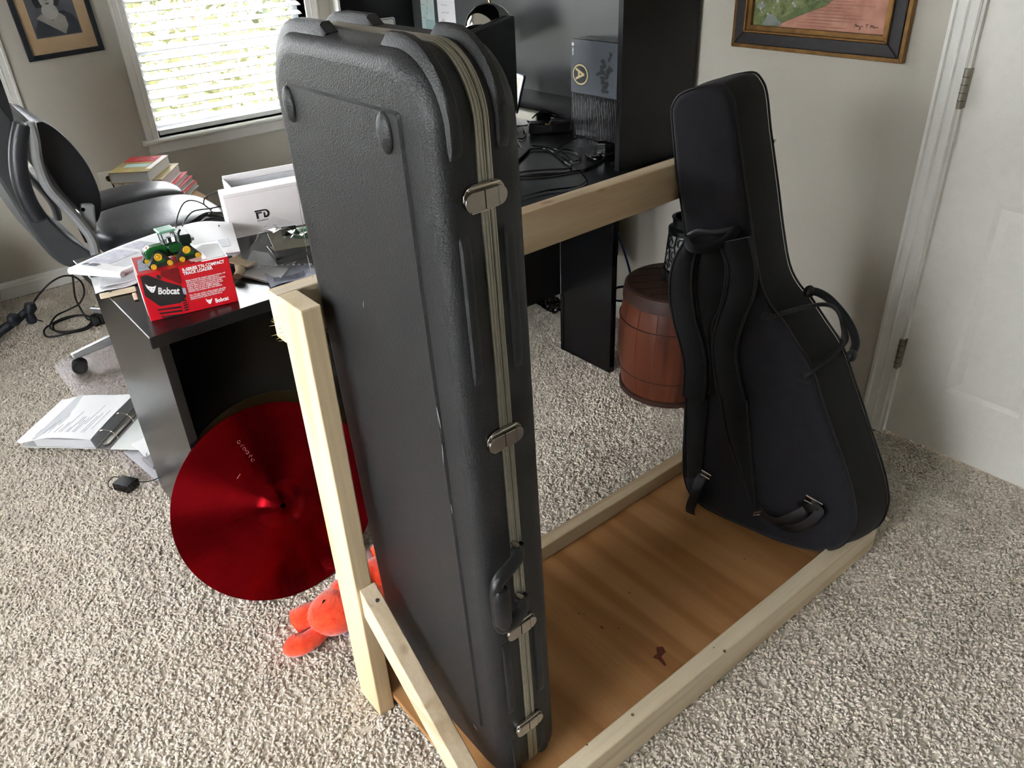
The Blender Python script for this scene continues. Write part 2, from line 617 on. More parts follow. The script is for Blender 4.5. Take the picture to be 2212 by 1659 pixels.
# windows: casing, stool, apron, jambs, sash with grilles, panes
mat('sash_paint', (206, 212, 220), rough=0.4, var=0.02)
mat('window_glass', (255, 255, 255), rough=0.0, trans=1.0, spec=0.5, ior=1.05)
mat('slat_white', (236, 237, 236), rough=0.4, var=0.01)
def casing_profile(w):
    return [(0, 0), (w, 0), (w, 0.017), (w*0.86, 0.019), (w*0.80, 0.014), (w*0.52, 0.012), (w*0.44, 0.015), (w*0.36, 0.011), (w*0.14, 0.009), (w*0.06, 0.010), (0, 0.006)]
def window(idx, frame, hole, cw=0.066):
    """frame(a, d, z): a along the wall, d into the room, z up -> world"""
    a0, a1, z0, z1 = hole
    def P(a, d, z):
        return frame(a, d, z)
    ex = P(1, 0, 0)-P(0, 0, 0)
    en = P(0, 1, 0)-P(0, 0, 0)
    up = Vector((0, 0, 1))
    root = struct('window_%d' % idx, MB().prism([(a0-0.02, -0.15), (a0, -0.15), (a0, 0.0), (a0-0.02, 0.0)], P(0, 0, z0), ex, en, up, z1-z0), 'trim_white')
    ROOTM[root] = Vector((0, 0, 0))
    def part(n, mb, m='trim_white', **k):
        return obj(n, mb, m, root, **k)
    part('jamb', MB().prism([(a1, -0.15), (a1+0.02, -0.15), (a1+0.02, 0.0), (a1, 0.0)], P(0, 0, z0), ex, en, up, z1-z0))
    part('head_jamb', MB().prism([(a0, -0.15), (a1, -0.15), (a1, 0.0), (a0, 0.0)], P(0, 0, z1-0.012), ex, en, up, 0.012))
    prof = casing_profile(cw)
    part('casing', MB().prism([(-x, y) for x, y in prof], P(a0, 0, z0-0.005), ex, en, up, z1-z0+cw+0.005))
    part('casing', MB().prism(prof, P(a1, 0, z0-0.005), ex, en, up, z1-z0+cw+0.005))
    part('head_casing', MB().prism([(x, y) for x, y in prof], P(a0-cw, 0, z1), up, en, ex, a1-a0+2*cw))
    part('stool', MB().prism([(-0.13, -0.022), (0.034, -0.022), (0.040, -0.014), (0.040, -0.006), (0.034, 0), (-0.13, 0)], P(a0-cw-0.02, 0, z0), en, up, ex, a1-a0+2*cw+0.04))
    part('apron', MB().prism([(0, -0.078), (0.010, -0.078), (0.016, -0.070), (0.016, -0.022), (0, -0.022)], P(a0-cw, 0, z0), en, up, ex, a1-a0+2*cw))
    # two sashes
    mid = (z0+z1)/2
    for q, (b, t, dd) in enumerate(((z0+0.008, mid+0.02, -0.105), (mid-0.02, z1-0.012, -0.125))):
        s = MB()
        def bar(x0, x1, c0, c1, th=0.022, d=dd):
            s.prism([(x0, d-th/2), (x1, d-th/2), (x1, d+th/2), (x0, d+th/2)], P(0, 0, c0), ex, en, up, c1-c0)
        bar(a0, a0+0.035, b, t)
        bar(a1-0.035, a1, b, t)
        bar(a0+0.035, a1-0.035, b, b+0.04)
        bar(a0+0.035, a1-0.035, t-0.035, t)
        sash = part('sash', s, 'sash_paint')
        g = (a1-a0)/3
        for k in (1, 2):
            s = MB()
            bar(a0+g*k-0.009, a0+g*k+0.009, b+0.04, t-0.035, 0.014)
            obj('muntin', s, 'sash_paint', sash)
        h = (b+t)/2
        for k in range(3):
            s = MB()
            bar(max(a0+g*k+0.009, a0+0.035), min(a0+g*(k+1)-0.009, a1-0.035), h-0.009, h+0.009, 0.014)
            obj('muntin', s, 'sash_paint', sash)
        s = MB()
        bar(a0+0.03, a1-0.03, b+0.02, t-0.02, 0.003, dd-0.009)
        obj('pane', s, 'window_glass', sash)
    return root
fy = lambda a, d, z: Vector((a, YB-d, z))
fx = lambda a, d, z: Vector((XL+d, a, z))
window(1, fy, WIN1)
window(2, fy, WIN2)
window(3, fx, WIN3)
window(4, fy, WIN4)

def blind(label, frame, hole, step=0.0435, tilt=0.34, depth=-0.042):
    a0, a1, z0, z1 = hole
    t = thing('window_blind', label, 'blind', frame((a0+a1)/2, depth, z0), 'white slatted blinds')
    ex = frame(1, 0, 0)-frame(0, 0, 0)
    en = frame(0, 1, 0)-frame(0, 0, 0)
    up = Vector((0, 0, 1))
    g0, g1 = a0+0.012, a1-0.012
    n = int((z1-0.06-(z0+0.05))/step)
    me = None
    for i in range(n):
        z = z0+0.058+i*step
        c = frame((g0+g1)/2, depth, z)
        if me is None:
            mb = MB()
            sec = [(-0.0250, -0.0013), (0, 0.0012), (0.0250, -0.0013), (0.0250, 0.0013), (0, 0.0040), (-0.0250, 0.0013)]
            ax = (en*math.cos(tilt)+up*(-math.sin(tilt)))
            ay = (up*math.cos(tilt)+en*math.sin(tilt))
            mb.prism(sec, c-ex*((g1-g0)/2), ax, ay, ex, g1-g0)
            o = obj('slat', mb, 'slat_white', t, smooth=False)
            me, z_first = o, z
        else:
            o = me.copy()
            COL.objects.link(o)
            o.parent = t
            o.location = (0, 0, z-z_first)
    obj('bottom_rail', MB().obox(frame((g0+g1)/2, depth, z0+0.019), ex*((g1-g0)/2), en*0.026, up*0.012), 'slat_white', t, bevel=0.003)
    obj('head_rail', MB().obox(frame((g0+g1)/2, depth, z1-0.036), ex*((g1-g0)/2), en*0.028, up*0.023), 'slat_white', t, bevel=0.003)
    for fr in (0.16, 0.5, 0.84):
        a = g0+(g1-g0)*fr
        for d in (-0.024, 0.024):
            obj('ladder_cord', MB().cyl(frame(a, depth+d, z0+0.02), frame(a, depth+d, z1-0.03), 0.0009, n=6), 'slat_white', t)
    for q in (0.042, 0.060):
        obj('pull_cord', MB().cyl(frame(g1-q-0.03, depth+0.032, z0+0.35), frame(g1-q-0.03, depth+0.032, z1-0.05), 0.0013, n=6), 'print_grey', t)
    return t
blind('white slatted blind in the window right of the portrait', fy, WIN1)
blind('white slatted blind in the window left of the portrait', fy, WIN2)
blind('white slatted blind in the window of the left wall', fx, WIN3)
blind('white slatted blind in the farthest left window of the window wall', fy, WIN4)

# white trim on the painting wall by the far corner
struct('trim_2', MB().prism(casing_profile(0.075), (XR, 4.242, 0.0), (0, -1, 0), (-1, 0, 0), (0, 0, 1), 2.1), 'trim_white')

# door with raised panels, casing and hinges
def make_door():
    y0, y1, z1 = DOOR_Y0, DOOR_Y1, 2.04
    xf = XR+0.006
    d = struct('door_1', MB().box(xf+0.006, xf+0.036, y0, y1, 0.008, z1), 'door_white')
    ROOTM[d] = Vector((0, 0, 0))
    W = y1-y0
    # stiles and rails proud of the recessed field
    st = 0.142
    cy = (y0+y1)/2
    rows = [(0.219, 0.80), (1.00, 1.60), (1.71, 1.93)]
    zs = [0.008]+[q for r in rows for q in r]+[z1]
    for a, b in ((y0, y0+st), (y1-st, y1), (cy-0.055, cy+0.055)):
        obj('stile', MB().box(xf, xf+0.006, a, b, 0.008, z1), 'door_white', d)
    for k in range(0, len(zs), 2):
        for a, b in ((y0+st, cy-0.055), (cy+0.055, y1-st)):
            obj('rail', MB().box(xf, xf+0.006, a, b, zs[k], zs[k+1]), 'door_white', d)
    for a, b in ((y0+st, cy-0.055), (cy+0.055, y1-st)):
        for c, e in rows:
            m = MB()
            # sloped sticking around the recess, then a raised field
            def ring(i0, x0, i1, x1):
                p = [(a+i0, c+i0), (b-i0, c+i0), (b-i0, e-i0), (a+i0, e-i0)]
                q = [(a+i1, c+i1), (b-i1, c+i1), (b-i1, e-i1), (a+i1, e-i1)]
                vs = [(x0, y, z) for y, z in p]+[(x1, y, z) for y, z in q]
                m.add(vs, [(k, (k+1) % 4, (k+1) % 4+4, k+4) for k in range(4)])
            ring(0, xf, 0.014, xf+0.0055)
            ring(0.014, xf+0.0055, 0.040, xf+0.0012)
            i = 0.040
            m.add([(xf+0.0012, a+i, c+i), (xf+0.0012, b-i, c+i), (xf+0.0012, b-i, e-i), (xf+0.0012, a+i, e-i)], [(0, 1, 2, 3)])
            obj('panel', m, 'door_white', d)
    mat('hinge_metal', (150, 143, 132), rough=0.4, metal=0.9, var=0.1, vscale=60)
    for z in (0.295, 1.075, 1.85):
        h = obj('hinge', MB().cyl((XR-0.014, y1+0.005, z-0.049), (XR-0.014, y1+0.005, z+0.049), 0.0075, n=14), 'hinge_metal', d, smooth=True)
        for k in range(1, 5):
            zz = z-0.049+k*0.0196
            obj('knuckle_ring', MB().cyl((XR-0.014, y1+0.005, zz-0.0008), (XR-0.014, y1+0.005, zz+0.0008), 0.0080, n=14), 'dark_rubber', h)
        obj('leaf', MB().box(XR-0.010, XR+0.0055, y1-0.002, y1+0.002, z-0.049, z+0.049), 'hinge_metal', h)
    obj('knob', MB().lathe([(0.026, 0), (0.026, 0.006), (0.011, 0.010), (0.011, 0.030), (0.026, 0.040), (0.028, 0.052), (0.018, 0.062), (0.001, 0.064)], (xf, y0+0.065, 0.96), (-1, 0, 0), 24), 'brushed_steel', d, smooth=True)
    # frame: jamb, stop and casing
    t = struct('trim_1', MB().box(XR-0.002, XR+0.12, y1+0.004, y1+0.020, 0, z1+0.02), 'trim_white')
    ROOTM[t] = Vector((0, 0, 0))
    cw = 0.066
    pr = casing_profile(cw)
    obj('casing', MB().prism(pr, (XR, y1+0.012, 0), (0, 1, 0), (-1, 0, 0), (0, 0, 1), z1+0.02+cw), 'trim_white', t)
    obj('casing', MB().prism(pr, (XR, y0-0.012, 0), (0, -1, 0), (-1, 0, 0), (0, 0, 1), z1+0.02+cw), 'trim_white', t)
    obj('head_casing', MB().prism(pr, (XR, y0-0.012, z1+0.012), (0, 0, 1), (-1, 0, 0), (0, 1, 0), W+0.024), 'trim_white', t)
    obj('jamb', MB().box(XR-0.002, XR+0.12, y0-0.020, y0-0.004, 0, z1+0.02), 'trim_white', t)
    obj('head_jamb', MB().box(XR-0.002, XR+0.12, y0-0.004, y1+0.004, z1+0.006, z1+0.02), 'trim_white', t)
make_door()
struct('wall_hall', MB().box(XR+1.2, XR+1.3, -1.0, 2.0, 0, ZC), 'wall_paint')
# ------------------------------------------------------------------ lumber rack
wood('pine_x', (224, 204, 174), (214, 192, 160), (200, 175, 142), 'x', seed=0.3)
wood('pine_x2', (226, 212, 186), (216, 199, 170), (202, 182, 150), 'x', seed=1.3)
wood('pine_y', (226, 206, 176), (216, 194, 162), (202, 178, 144), 'y', seed=2.1)
wood('pine_z', (228, 206, 168), (218, 193, 152), (204, 176, 134), 'z', seed=4.2, knots=False)
wood('plywood', (190, 142, 94), (180, 132, 84), (164, 116, 70), 'y', rough=0.5, seed=0.9, bands=5.0, dist=1.9, knots=False, grain=1.4)
mat('end_grain', (214, 190, 152), rough=0.7, var=0.1, vscale=120)
mat('screw_grey', (96, 96, 96), rough=0.45, metal=0.8)

def make_rack():
    t = thing('guitar_rack', 'bare pine lumber rack with plywood base holding two black guitar cases', 'rack', (1.05, 0.9, 0.0))
    X0, X1 = 0.442, 1.728
    ya, yb = 1.172, 1.209            # beam and back rail
    # base panel and its rails
    p = bx('base_panel', 'plywood', t, 0.480, 1.715, 0.692, 1.171, 0.030, 0.046)
    obj('cleat', MB().box(0.50, 1.70, 0.70, 0.738, 0.0, 0.0298), 'pine_x', t)
    obj('cleat', MB().box(0.50, 1.70, 1.13, 1.168, 0.0, 0.0298), 'pine_x', t)
    obj('cleat', MB().box(1.05, 1.088, 0.74, 1.128, 0.0, 0.0298), 'pine_y', t)
    # front rail is a hair out of square
    mb = MB()
    mb.hexa([(0.470, 0.659, 0), (1.722, 0.644, 0), (1.735, 0.684, 0), (0.470, 0.697, 0)],
            [(0.470, 0.659, 0.089), (1.722, 0.644, 0.089), (1.742, 0.684, 0.089), (0.470, 0.697, 0.089)])
    fr = obj('front_rail', mb, 'pine_x2', t, bevel=0.004)
    bx('back_rail', 'pine_x', t, 0.455, X1, 1.172, 1.209, 0.0, 0.089, bevel=0.004)
    # upright posts against the front of the beam
    for xx in (0.442, 1.662):
        po = bx('post', 'pine_z', t, xx, xx+0.037, 1.085, 1.171, 0.0, 0.993, bevel=0.003)
        # growth rings on the sawn top
        rg = MB()
        for k in range(9):
            r = 0.010+0.0052*k
            c = (xx+0.016, 1.172)
            pts = []
            for q in range(15):
                a = PI+PI*q/14.0
                x, y = c[0]+r*math.cos(a)*0.9, c[1]+r*math.sin(a)*1.1
                if xx+0.003 < x < xx+0.034 and 1.114 < y < 1.168:
                    pts.append((x, y, 0.9931))
            if len(pts) > 2:
                rg.tube(pts, 0.00055, 4, flat=0.3)
        obj('growth_rings', rg, 'manila', po)
    mb = MB()
    mb.hexa([(X0, ya, 0.903), (1.79, ya+0.018, 0.907), (1.79, yb+0.020, 0.907), (X0, yb, 0.903)],
            [(X0, ya, 0.992), (1.79, ya+0.018, 0.996), (1.79, yb+0.020, 0.996), (X0, yb, 0.992)])
    be = obj('top_beam', mb, 'pine_x', t, bevel=0.003)
    # saw splinters on the beam end
    for k in range(13):
        z = 0.905+0.074*random.random()
        y = ya+0.004+0.03*random.random()
        obj('splinter', MB().cyl((X0+0.001, y, z), (X0-0.004-0.006*random.random(), y+0.003*random.uniform(-1, 1), z-0.003+0.006*random.random()), 0.0007, 0.0002, n=4), 'end_grain', be)
    # diagonal braces from the posts down to the front rail
    for xx in (0.448, 1.664):
        mb = MB()
        w = 0.037
        a = (xx, 1.084, 0.3845)          # top end against the post
        dy, dz = -0.425, -0.338
        n = Vector((0, dz, -dy)).normalized()*-1.0
        dn = Vector((0, 0.338, -0.425)).normalized()*0.058
        q0, q1 = Vector((xx, 1.084, 0.386)), Vector((xx, 0.700, 0.089))
        e = Vector((w, 0, 0))
        b0, b1 = Vector((xx, 1.084, 0.306)), Vector((xx, 0.762, 0.048))
        mb.prism([(1.0835, 0.386), (1.0835, 0.312), (0.7665, 0.0470), (0.6985, 0.0470), (0.6985, 0.078)], (xx, 0, 0), (0, 1, 0), (0, 0, 1), (1, 0, 0), w)
        br = obj('brace', mb, 'pine_y', t, bevel=0.003)
        s = (q1-q0).normalized()
        nn = Vector((0, -s.z, s.y))*-1
        if nn.z < 0:
            nn = -nn
        c = q0+s*0.036+e*0.60
        obj('screw', MB().cyl(c-nn*0.002, c+nn*0.0007, 0.0040, n=14), 'screw_grey', br)
        c = q0+s*0.040+e*0.20
        obj('screw_hole', MB().cyl(c-nn*0.002, c+nn*0.0004, 0.0032, n=14), 'manila', br)
    # knots and nail marks on the front rail and base
    mat('knot_brown', (120, 84, 52), rough=0.7, var=0.2, vscale=200)
    mat('knot_dark', (96, 48, 30), rough=0.6, var=0.25, vscale=120)
    for u, v, r in ((1366.5, 1544, 0.0036), (1565, 1406, 0.0035), (1542, 1399, 0.0016), (1268, 1609, 0.002)):
        c = onz(u, v, 0.089)
        obj('knot', MB().cyl(c-Vector((0, 0, 0.002)), c+Vector((0, 0, 0.0003)), r, n=12), 'knot_brown', fr)
    # the plywood's dark knot and its patch marks
    c = onz(1430, 1415, 0.046)
    pts = [onz(u, v, 0.0462) for u, v in ((1418, 1398), (1432, 1397), (1438, 1408), (1428, 1418), (1440, 1436), (1436, 1439), (1422, 1425), (1410, 1420), (1419, 1412))]
    obj('knot', MB().prism([(q.x, q.y) for q in pts], (0, 0, 0.0445), (1, 0, 0), (0, 1, 0), (0, 0, 1), 0.0018), 'knot_dark', p)
    for u, v, s in ((1300, 1355, 0.006), (1360, 1280, 0.005), (1336, 1357, 0.004), (1608, 1207, 0.004), (1622, 1200, 0.002), (1262, 1326, 0.003), (1250, 1325, 0.004)):
        c = onz(u, v, 0.046)
        obj('knot', MB().ell(c, (s*0.45, 0, 0), (0, s, 0), (0, 0, 0.0003), 12, 6), 'knot_brown', p)
    return t
make_rack()

# ------------------------------------------------------------------ moulded hard case
def case_mat(name, col, bump):
    return mat(name, col, rough=0.46, var=0.06, vscale=25, bump=bump, bscale=420, spec=0.5)
case_mat('case_plastic', (27, 28, 30), 0.5)
mat('case_plastic_smooth', (40, 41, 44), rough=0.34, var=0.05, vscale=40, bump=0.08, bscale=300)
mat('valance_metal', (176, 172, 160), rough=0.33, metal=0.9, var=0.06, vscale=60)
mat('latch_metal', (160, 154, 146), rough=0.16, metal=1.0, var=0.05, vscale=60)
mat('scuff', (150, 150, 150), rough=0.8, var=0.3, vscale=300)

def rrect(w, l, rb, rt, n=10):
    """rounded rectangle 0..w by 0..l, bottom and top corner radii, counter-clockwise"""
    pts = []
    for cx, cy, r, a0 in ((w-rb, rb, rb, -PI/2), (w-rt, l-rt, rt, 0), (rt, l-rt, rt, PI/2), (rb, rb, rb, PI)):
        for k in range(n+1):
            a = a0+PI/2*k/n
            pts.append((cx+r*math.cos(a), cy+r*math.sin(a)))
    return pts
def make_case():
    a, b, c = 0.0005, -0.0283, -0.0094
    W, D, L = 0.4247, 0.1312, 1.345
    Rx = Matrix(((1, 0, 0), (0, math.cos(a), math.sin(a)), (0, -math.sin(a), math.cos(a))))
    Ry = Matrix(((math.cos(b), 0, math.sin(b)), (0, 1, 0), (-math.sin(b), 0, math.cos(b))))
    Rz = Matrix(((math.cos(c), -math.sin(c), 0), (math.sin(c), math.cos(c), 0), (0, 0, 1)))
    R = Rz @ Ry @ Rx
    o = Vector((0.5296, 0.7416, 0.0485))
    ex, ey, ez = R.col[0].copy(), R.col[1].copy(), R.col[2].copy()
    def P(x, y, z):
        return o+ex*x+ey*y+ez*z
    t = thing('hard_case', 'tall dark grey moulded instrument case standing upright with metal latches and handle', 'case', tuple(P(D/2, W/2, 0)))
    out = rrect(W, L, 0.06, 0.085, 12)
    ins = lambda k: [(k+(x*(W-2*k)/W), k+(y*(L-2*k)/L)) for x, y in out]
    def shell(name, x_flat, x_seam):
        # lofted rings: flat face -> rounded rim -> seam
        rings = []
        s = 1 if x_seam > x_flat else -1
        r = 0.026
        for k in range(7):
            an = PI/2*k/6
            rings.append((x_flat+s*r*(1-math.sin(an)), r*(1-math.cos(an))*1.0))
        rings = [(x_flat+s*(r-r*math.cos(PI/2*k/6)), r-r*math.sin(PI/2*k/6)) for k in range(7)]
        rings.append((x_seam, 0.0005))
        mb = MB()
        n = len(out)
        vs = []
        for x, i in rings:
            vs += [P(x, q[0], q[1]) for q in ins(i)]
        fs = []
        for j in range(len(rings)-1):
            for k in range(n):
                f = (j*n+k, j*n+(k+1) % n, (j+1)*n+(k+1) % n, (j+1)*n+k)
                fs.append(f if s < 0 else f[::-1])
        cap0 = tuple(range(n))
        cap1 = tuple(range((len(rings)-1)*n, len(rings)*n))
        fs.append(cap0[::-1] if s > 0 else cap0)
        fs.append(cap1 if s > 0 else cap1[::-1])
        # orientation: face at x_flat looks away from the seam
        mb.add(vs, fs)
        return obj(name, mb, 'case_plastic', t, smooth=True, angle=50)
    lid = shell('lid_shell', 0.0, 0.0545)
    back = shell('back_shell', D, 0.0765)
    # valance: two tongue-and-groove aluminium bands with raised beads
    def band(x0, x1, grow, name, m):
        poly = [((-grow)+q[0]*(W+2*grow)/W, (-grow)+q[1]*(L+2*grow)/L) for q in out]
        return obj(name, MB().prism(poly, P(x0, 0, 0), ey, ez, ex, x1-x0), m, t)
    v = band(0.0545, 0.0765, 0.0012, 'valance', 'valance_metal')
    for x in (0.0553, 0.0600, 0.0650, 0.0698, 0.0748):
        poly = [((-0.0024)+q[0]*(W+0.0048)/W, (-0.0024)+q[1]*(L+0.0048)/L) for q in out]
        obj('bead', MB().prism(poly, P(x-0.0008, 0, 0), ey, ez, ex, 0.0016), 'valance_metal', v)
    poly = [((-0.0016)+q[0]*(W+0.0032)/W, (-0.0016)+q[1]*(L+0.0032)/L) for q in out]
    obj('seam_line', MB().prism(poly, P(0.0672, 0, 0), ey, ez, ex, 0.0007), 'ink_black', v)
    # raised field on the lid with two oval bosses near the top
    fo = rrect(0.304, 1.17, 0.03, 0.006, 5)
    k2 = 0.004
    fi = [(k2+x*(0.304-2*k2)/0.304, k2+y*(1.17-2*k2)/1.17) for x, y in fo]
    obj('lid_field', MB().prism(fi, P(-0.0040, 0.0640, 0.108), ey, ez, ex, 0.0050, poly2=fo), 'case_plastic', lid)
    for y, z in ((0.358, 1.2485), (0.099, 1.2495)):
        obj('boss', MB().ell(P(-0.0035, y, z), ex*0.0085, ey*0.0165, ez*0.026, 20, 12), 'case_plastic', lid, smooth=True)
    # bumper ribs on the rim: each follows the outline between two places
    def path_between(z0, z1, wrap_top=None, wrap_bot=None):
        pts = []
        if wrap_top is not None:
            # from the top face round the front top corner down to z0
            pts += [(wrap_top, L), (wrap_top-0.010, L), ((wrap_top+0.085)/2, L)]
            for k in range(9):
                an = PI/2+PI/2*k/8
                pts.append((0.085+0.085*math.cos(an), L-0.085+0.085*math.sin(an)))
            pts += [(0, z0+0.012), (0, z0)]
        elif wrap_bot is not None:
            pts.append((0, z1))
            for k in range(7):
                an = PI+PI/2*k/6
                pts.append((0.06+0.06*math.cos(an), 0.06+0.06*math.sin(an)))
            pts.append((wrap_bot, 0))
        else:
            pts = [(0, z1), (0, z1-0.016), (0, z1-0.05), (0, z0+0.05), (0, z0+0.016), (0, z0)]
        return pts
    def rib(parent, x, pts, r=0.0085, h=0.0055):
        m = len(pts)
        hs = h if isinstance(h, (list, tuple)) else [h]*m
        cy, cz = W/2, L/2
        vs = []
        for i, (y, z) in enumerate(pts):
            y0, z0 = pts[max(i-1, 0)]
            y1, z1 = pts[min(i+1, m-1)]
            ty, tz = y1-y0, z1-z0
            l = math.hypot(ty, tz) or 1
            ny, nz = tz/l, -ty/l
            if ny*(y-cy)+nz*(z-cz) < 0:
                ny, nz = -ny, -nz
            hh = hs[i]*(0.05 if i in (0, m-1) else 1.0)
            wb, wt = r, r*0.62
            for dx, d in ((-wb, -0.004), (-wt-0.001, hh*0.72), (-wt*0.7, hh), (wt*0.7, hh), (wt+0.001, hh*0.72), (wb, -0.004)):
                vs.append(P(x+dx, y+ny*d, z+nz*d))
        k = 6
        fs = [(i*k+j, i*k+(j+1) % k, (i+1)*k+(j+1) % k, (i+1)*k+j) for i in range(m-1) for j in range(k)]
        fs += [tuple(range(k)), tuple(range((m-1)*k, m*k))[::-1]]
        mb = MB().add(vs, fs)
        rb = obj('bumper_rib', mb, 'case_plastic', parent, smooth=True, angle=35)
        bm2 = bmesh.new()
        bm2.from_mesh(rb.data)
        bmesh.ops.recalc_face_normals(bm2, faces=bm2.faces)
        bm2.to_mesh(rb.data)
        bm2.free()
    for par, x in ((lid, 0.0265), (back, 0.0955)):
        rib(par, x, path_between(1.228, None, wrap_top=0.118), 0.0105, [0.0125]*6+[0.011, 0.010, 0.009, 0.008, 0.007, 0.0065, 0.006, 0.0055])
        rib(par, x, path_between(0.9235, 1.134))
        rib(par, x, path_between(0.2195, 0.4035))
        rib(par, x, path_between(None, 0.135, wrap_bot=0.10))
        # rear feet on the top edge
        pts = [(0.252, L), (0.266, L), (0.300, L), (W-0.085, L)]
        for k in range(1, 9):
            an = PI/2-PI/2*k/8
            pts.append((W-0.085+0.085*math.cos(an), L-0.085+0.085*math.sin(an)))
        pts += [(W, 1.232), (W, 1.22)]
        rib(par, x, pts, 0.0125, [0.013]*len(pts))
    # four draw latches
    def latch(z):
        l = obj('latch', plate(P, z, 0.0270, 0.0905, 0.0172, -0.0050, 0.0020), 'latch_metal', t, bevel=0.0008)
        obj('lever', plate(P, z-0.003, 0.0270, 0.0560, 0.0125, -0.0100, 0.0030, rr=False), 'latch_metal', l, bevel=0.0012)
        obj('bail_plate', plate(P, z-0.003, 0.0568, 0.0760, 0.0125, -0.0105, 0.0030, sq=True), 'latch_metal', l, bevel=0.0012)
        obj('catch', plate(P, z-0.003, 0.0766, 0.0905, 0.0125, -0.0095, 0.0030, rl=False), 'latch_metal', l, bevel=0.0012)
        for s in (-1, 1):
            obj('bail_wire', MB().tube([P(0.036, -0.007, z+s*0.0152), P(0.060, -0.008, z+s*0.0152), P(0.080, -0.007, z+s*0.0142)], 0.0017, 8), 'chrome', l, smooth=True)
            obj('rivet', MB().ell(P(0.036, -0.0055, z+s*0.0125), ex*0.003, ey*0.002, ez*0.003, 10, 6), 'chrome', l, smooth=True)
    for z in (1.1785, 0.8235, 0.427, 0.1615):
        latch(z)
    # carrying handle, hanging towards the lid side
    h = obj('handle', MB().tube(smoothpath([P(0.064, -0.004, 0.600), P(0.052, -0.020, 0.602), P(0.026, -0.030, 0.602), P(0.006, -0.033, 0.597), P(-0.003, -0.034, 0.582), P(-0.004, -0.034, 0.545), P(-0.003, -0.034, 0.505), P(0.006, -0.033, 0.490), P(0.026, -0.030, 0.485), P(0.052, -0.020, 0.484), P(0.064, -0.004, 0.486)], 5), 0.0105, 12), 'black_plastic', t, smooth=True)
    obj('grip', MB().tube([P(0.002, -0.038, 0.584), P(0.001, -0.038, 0.575), P(0.001, -0.038, 0.545), P(0.001, -0.038, 0.512), P(0.002, -0.038, 0.503)], [0.011, 0.0150, 0.0155, 0.0150, 0.011], 14), 'black_plastic', h, smooth=True)
    for z in (0.612, 0.498):
        obj('handle_bracket', MB().tube([P(0.055, -0.004, z+0.010), P(0.060, -0.010, z+0.004), P(0.066, -0.008, z-0.006)], [0.0035, 0.0055, 0.0035], 8), 'latch_metal', h, smooth=True)
        obj('handle_boss', MB().obox(P(0.065, -0.004, z-0.013), ex*0.012, ey*0.006, ez*0.011), 'black_plastic', h, bevel=0.003)
    # pale scuffs along the field's edge
    for u0, v0, u1, v1, w in ((943, 880, 952, 925, 0.0011), (955, 960, 958, 1000, 0.0008), (785, 650, 785, 665, 0.0007), (974, 1090, 977, 1110, 0.0007), (640, 396, 663, 545, 0.0007), (663, 550, 676, 600, 0.0009), (1022, 1563, 1032, 1580, 0.0012)):
        n = ex
        p0, p1 = onp(u0, v0, P(-0.0006, 0, 0), n), onp(u1, v1, P(-0.0006, 0, 0), n)
        f = 1.0
        yl = (p0-o).dot(ey)
        if 0.07 < yl < 0.365:
            p0, p1 = onp(u0, v0, P(-0.0042, 0, 0), n), onp(u1, v1, P(-0.0042, 0, 0), n)
        obj('scuff', MB().tube([p0, (p0+p1)/2, p1], [w*0.4, w, w*0.3], 5, flat=1.0), 'scuff', lid)
    return t
def plate(P, z, x0, x1, hh, y, th, sq=False, rl=True, rr=True):
    """stadium (or square) plate in the front of the case"""
    poly = []
    if sq:
        poly = [(x0, -hh), (x1, -hh), (x1, hh), (x0, hh)]
    else:
        r = min(hh, x1-x0 if not (rl and rr) else (x1-x0)/2)
        n = 8
        big = hh
        if rr:
            for k in range(n+1):
                a = -PI/2+PI*k/n
                poly.append((x1-r+r*math.cos(a), big*math.sin(a)))
        else:
            poly += [(x1, -hh), (x1, hh)]
        if rl:
            for k in range(n+1):
                a = PI/2+PI*k/n
                poly.append((x0+r+r*math.cos(a), big*math.sin(a)))
        else:
            poly += [(x0, hh), (x0, -hh)]
    o = P(0, y, z)
    return MB().prism(poly, o, P(1, 0, 0)-P(0, 0, 0), P(0, 0, 1)-P(0, 0, 0), P(0, 1, 0)-P(0, 0, 0), th+0.0035)
make_case()

